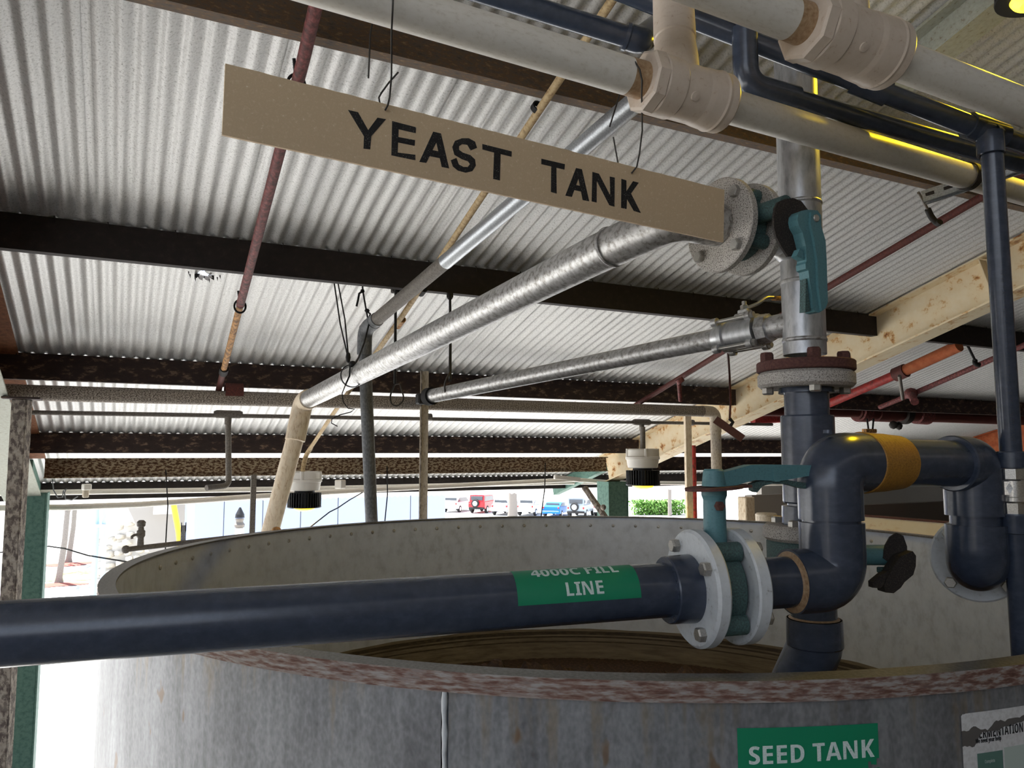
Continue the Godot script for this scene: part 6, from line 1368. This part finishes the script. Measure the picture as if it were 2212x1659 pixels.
	for i in 9:
		for j in 8:
			var u := (i + 0.5 + rng.randf_range(-0.25, 0.25)) / 9.0; var v := (j + 0.5 + rng.randf_range(-0.2, 0.2)) / 8.0
			var p := s0.lerp(s1, u) + Vector3(0, lerpf(2.6, 3.9, u) * v, -1.1 * v + 0.42)
			part(sw, "stone", MB.new().ball(p, Vector3(rng.randf_range(0.16, 0.3), rng.randf_range(0.12, 0.22), 0.16), 7), mats.stone)
	for q2 in [["grass_patch", "green grass patch on the bank below the trees", "grass", 150, 1246, 0.5, 2.0, mats.grass], ["mulch_bed", "red mulch bed round the nearer slim tree", "mulch", 126, 1263, 0.22, 1.1, mats.mulch], ["mulch_bed", "red mulch bed round the further slim tree", "mulch", 142, 1219, 0.25, 1.5, mats.mulch]]:
		var c: Vector3 = at_y(Vector3(-2.1619, 0.0200, -44.4403), 0.02)
		if q2[3] == 126: c = Vector3(-2.4792, 0.0200, -42.0371)
		if q2[3] == 142: c = Vector3(-2.6157, 0.0200, -49.4866)
		var mb := MB.new()
		for k in 26:
			var a0 := TAU * k / 26.0; var a1 := TAU * (k + 1) / 26.0
			var r0 := 1.0 + 0.25 * sin(a0 * 3.0 + q2[3]); var r1 := 1.0 + 0.25 * sin(a1 * 3.0 + q2[3])
			mb.flat(c + Vector3(0, 0.08, 0), c + Vector3(cos(a0) * q2[6] * r0, 0, sin(a0) * q2[5] * r0 * 3.0), c + Vector3(cos(a1) * q2[6] * r1, 0, sin(a1) * q2[5] * r1 * 3.0), Vector3.UP)
		single(q2[0], q2[1], q2[2], mb, q2[7], c).set_meta("kind", "stuff")
	var tr := 0
	for q3 in [Vector3(-2.4777, 0.0000, -42.3132), Vector3(-2.5102, 0.0000, -49.9938)]:
		t = thing("slim_tree", ["nearer slim grey tree trunk right of green column", "further slim grey tree trunk right of green column"][tr], "tree", q3)
		part(t, "trunk", MB.new().tube([q3, q3 + Vector3(0.0, 0.3, 0), q3 + Vector3(0.15, 2.0, 0), q3 + Vector3(0.2, 3.4 + tr, 0)], [0.22, 0.15, 0.13, 0.12], 10), mats.bark)
		part(t, "branch", MB.new().tube([q3 + Vector3(0.2, 3.3 + tr, 0), q3 + Vector3(-0.1, 4.2 + tr, 0), q3 + Vector3(-0.5, 6.5, 0)], [0.1, 0.09, 0.06], 8), mats.bark)
		part(t, "branch", MB.new().tube([q3 + Vector3(0.2, 3.3 + tr, 0), q3 + Vector3(0.6, 4.3 + tr, 0), q3 + Vector3(1.0, 6.5, 0)], [0.1, 0.09, 0.06], 8), mats.bark)
		var lb := MB.new()
		for k in 500:
			var c2: Vector3 = q3 + Vector3(rng.randf_range(-2.2, 2.4), 8.0 + rng.randf_range(-1.6, 1.6), rng.randf_range(-2.0, 2.0))
			var dd := Vector3(rng.randf_range(-1, 1), rng.randf_range(-1, 1), rng.randf_range(-1, 1)).normalized() * 0.16
			var ee := dd.cross(Vector3(rng.randf_range(-1, 1), 1, rng.randf_range(-1, 1))).normalized() * 0.07
			lb.flat(c2 - dd, c2 + ee, c2 + dd, Vector3.UP); lb.flat(c2 - dd, c2 - ee, c2 + dd, Vector3.UP)
		part(t, "crown", lb, mats.leaf).set_meta("kind", "stuff")
		tr += 1
	# hedge and trunks at the back of the car park
	var h0 := Vector3(45.8510, 0.0000, -63.7989); var h1 := Vector3(50.1045, 0.0000, -61.6596)
	var hb := MB.new()
	for k in 2600:
		var c3 := h0.lerp(h1, rng.randf()) + Vector3(rng.randf_range(-0.6, 0.6), rng.randf_range(0.05, 1.45), rng.randf_range(-0.6, 0.6))
		var dd := Vector3(rng.randf_range(-1, 1), rng.randf_range(-1, 1), rng.randf_range(-1, 1)).normalized() * 0.17
		var ee := dd.cross(Vector3(rng.randf_range(-1, 1), 1, rng.randf_range(-1, 1))).normalized() * 0.09
		hb.flat(c3 - dd, c3 + ee, c3 + dd, Vector3.UP); hb.flat(c3 - dd, c3 - ee, c3 + dd, Vector3.UP)
	t = thing("clipped_hedge", "green clipped hedge beyond the right green column", "hedge", h0.lerp(h1, 0.5))
	part(t, "foliage", hb, mats.leaf).set_meta("kind", "stuff")
	part(t, "stem", MB.new().tube([h0.lerp(h1, 0.5), h0.lerp(h1, 0.5) + Vector3(0, 1.0, 0)], 0.06, 6), mats.bark)
	single("palm_tree", "mottled grey palm trunk standing between parked cars", "tree", MB.new().tube([Vector3(32.4752, 0.0000, -64.4741), Vector3(32.4752, 0.0000, -64.4741) + Vector3(0.05, 1.2, 0), Vector3(32.4752, 0.0000, -64.4741) + Vector3(0, 3.0, 0), Vector3(32.4752, 0.0000, -64.4741) + Vector3(0.1, 6.0, 0)], [0.5, 0.42, 0.38, 0.36], 12), mats.bark, Vector3(32.4752, 0.0000, -64.4741))
	single("bare_tree", "straight grey trunk beside the clipped hedge", "tree", MB.new().tube([Vector3(47.8700, 0.0000, -60.8740), Vector3(47.8700, 0.0000, -60.8740) + Vector3(0.05, 6.0, 0)], [0.2, 0.17], 10), mats.bark, Vector3(47.8700, 0.0000, -60.8740))

# a parked car: side outline widened, glass band, wheels
func car(label: String, at: Vector3, yaw: float, kind: String, paint: Material) -> void:
	var t := thing("parked_car", label, "car", at, "parked cars beyond the eave")
	var xf := Transform3D(Basis(Vector3.UP, yaw), at)
	var body := PackedVector2Array(); var cab := PackedVector2Array(); var top := 1.8; var L := 2.1; var wr := 0.4
	if kind == "jeep":
		body = PackedVector2Array([Vector2(-2.1, 0.5), Vector2(-2.1, 1.1), Vector2(-0.8, 1.18), Vector2(2.1, 1.18), Vector2(2.1, 0.5)])
		cab = PackedVector2Array([Vector2(-0.8, 1.16), Vector2(-0.45, 1.8), Vector2(2.0, 1.84), Vector2(2.08, 1.16)])
	elif kind == "suv":
		L = 2.3; wr = 0.36
		body = PackedVector2Array([Vector2(-2.3, 0.4), Vector2(-2.3, 0.8), Vector2(-1.2, 1.0), Vector2(2.2, 1.05), Vector2(2.3, 0.4)])
		cab = PackedVector2Array([Vector2(-1.2, 0.98), Vector2(-0.4, 1.55), Vector2(1.6, 1.6), Vector2(2.2, 1.02)])
	else:
		L = 2.2; wr = 0.33
		body = PackedVector2Array([Vector2(-2.2, 0.35), Vector2(-2.2, 0.7), Vector2(-1.1, 0.9), Vector2(2.1, 0.98), Vector2(2.2, 0.35)])
		cab = PackedVector2Array([Vector2(-1.1, 0.88), Vector2(-0.3, 1.35), Vector2(1.1, 1.38), Vector2(2.0, 0.96)])
	part(t, "body", MB.new().prism(body, 1.8, xf), paint)
	part(t, "cabin", MB.new().prism(cab, 1.56, xf), paint)
	var cen := Vector2.ZERO
	for q in cab: cen += q / cab.size()
	var win := PackedVector2Array()
	for q in cab: win.append(cen + (q - cen) * Vector2(0.86, 0.7))
	part(t, "side_window", MB.new().prism(win, 1.6, xf), mats.car_glass)
	part(t, "rear_window", MB.new().box(xf.translated_local(Vector3(lerpf(cab[2].x, cab[3].x, 0.5) + 0.01, lerpf(cab[2].y, cab[3].y, 0.45), 0)), Vector3(0.12, (cab[2].y - cab[3].y) * 0.6, 1.3), 0.02), mats.car_glass)
	for sx in [-L + 0.8, L - 0.75]:
		for sz in [-0.8, 0.8]:
			var wc: Vector3 = xf * Vector3(sx, wr, sz)
			var wh := part(t, "wheel", MB.new().lathe(wc - xf.basis.z * 0.12, xf.basis.z, [[0.0, 0.0], [0.0, wr * 0.9], [0.03, wr], [0.21, wr], [0.24, wr * 0.9], [0.24, 0.0]], 18), mats.tyre)
			part(wh, "hub", MB.new().lathe(wc + xf.basis.z * (0.122 * signf(sz)), xf.basis.z * signf(sz), [[0.0, wr * 0.6], [0.01, wr * 0.5], [0.01, 0.0]], 14), mats.rim_white)
	for sz in [-0.75, 0.75]:
		part(t, "tail_light", MB.new().box(xf.translated_local(Vector3(L + 0.005, 0.92, sz)), Vector3(0.05, 0.18, 0.14), 0.01), mats.tail_light)
	part(t, "bumper", MB.new().box(xf.translated_local(Vector3(L + 0.06, 0.52, 0)), Vector3(0.16, 0.2, 1.7), 0.03), mats.tyre if kind == "jeep" else paint)
	if kind == "jeep":
		var sc: Vector3 = xf * Vector3(L + 0.02, 1.02, 0.1)
		var sp := part(t, "spare_wheel", MB.new().lathe(sc, xf.basis.x, [[0.0, 0.36], [0.03, 0.4], [0.2, 0.4], [0.23, 0.36], [0.23, 0.0]], 20), mats.tyre)
		part(sp, "hub", MB.new().lathe(sc + xf.basis.x * 0.23, xf.basis.x, [[0.0, 0.26], [0.02, 0.2], [0.02, 0.0]], 16), mats.rim_white)

func make_cars() -> void:
	var yaw := -2.38
	car("red jeep with a pale spare wheel", Vector3(33.9129, 0.0000, -73.8937), yaw, "jeep", mats.car_red)
	car("silver hatchback half hidden by the palm trunk", Vector3(34.9774, -0.0000, -70.5895), yaw, "suv", mats.car_silver)
	car("white estate car right of the palm trunk", Vector3(36.9603, 0.0000, -68.9263), yaw, "suv", mats.car_white)
	car("bright blue saloon left of the grey jeep", Vector3(38.3383, 0.0000, -66.2950), yaw, "saloon", mats.car_blue)
	car("grey jeep with pale spare wheel on its tailgate", Vector3(40.1570, 0.0000, -64.7533), yaw, "jeep", mats.car_grey)
	car("white car partly hidden by the leaning timber", Vector3(43.3732, 0.0000, -65.0451), yaw, "suv", mats.car_white)
	car("white car parked left of the red jeep", Vector3(31.9925, 0.0000, -76.3107), yaw, "suv", mats.car_white)
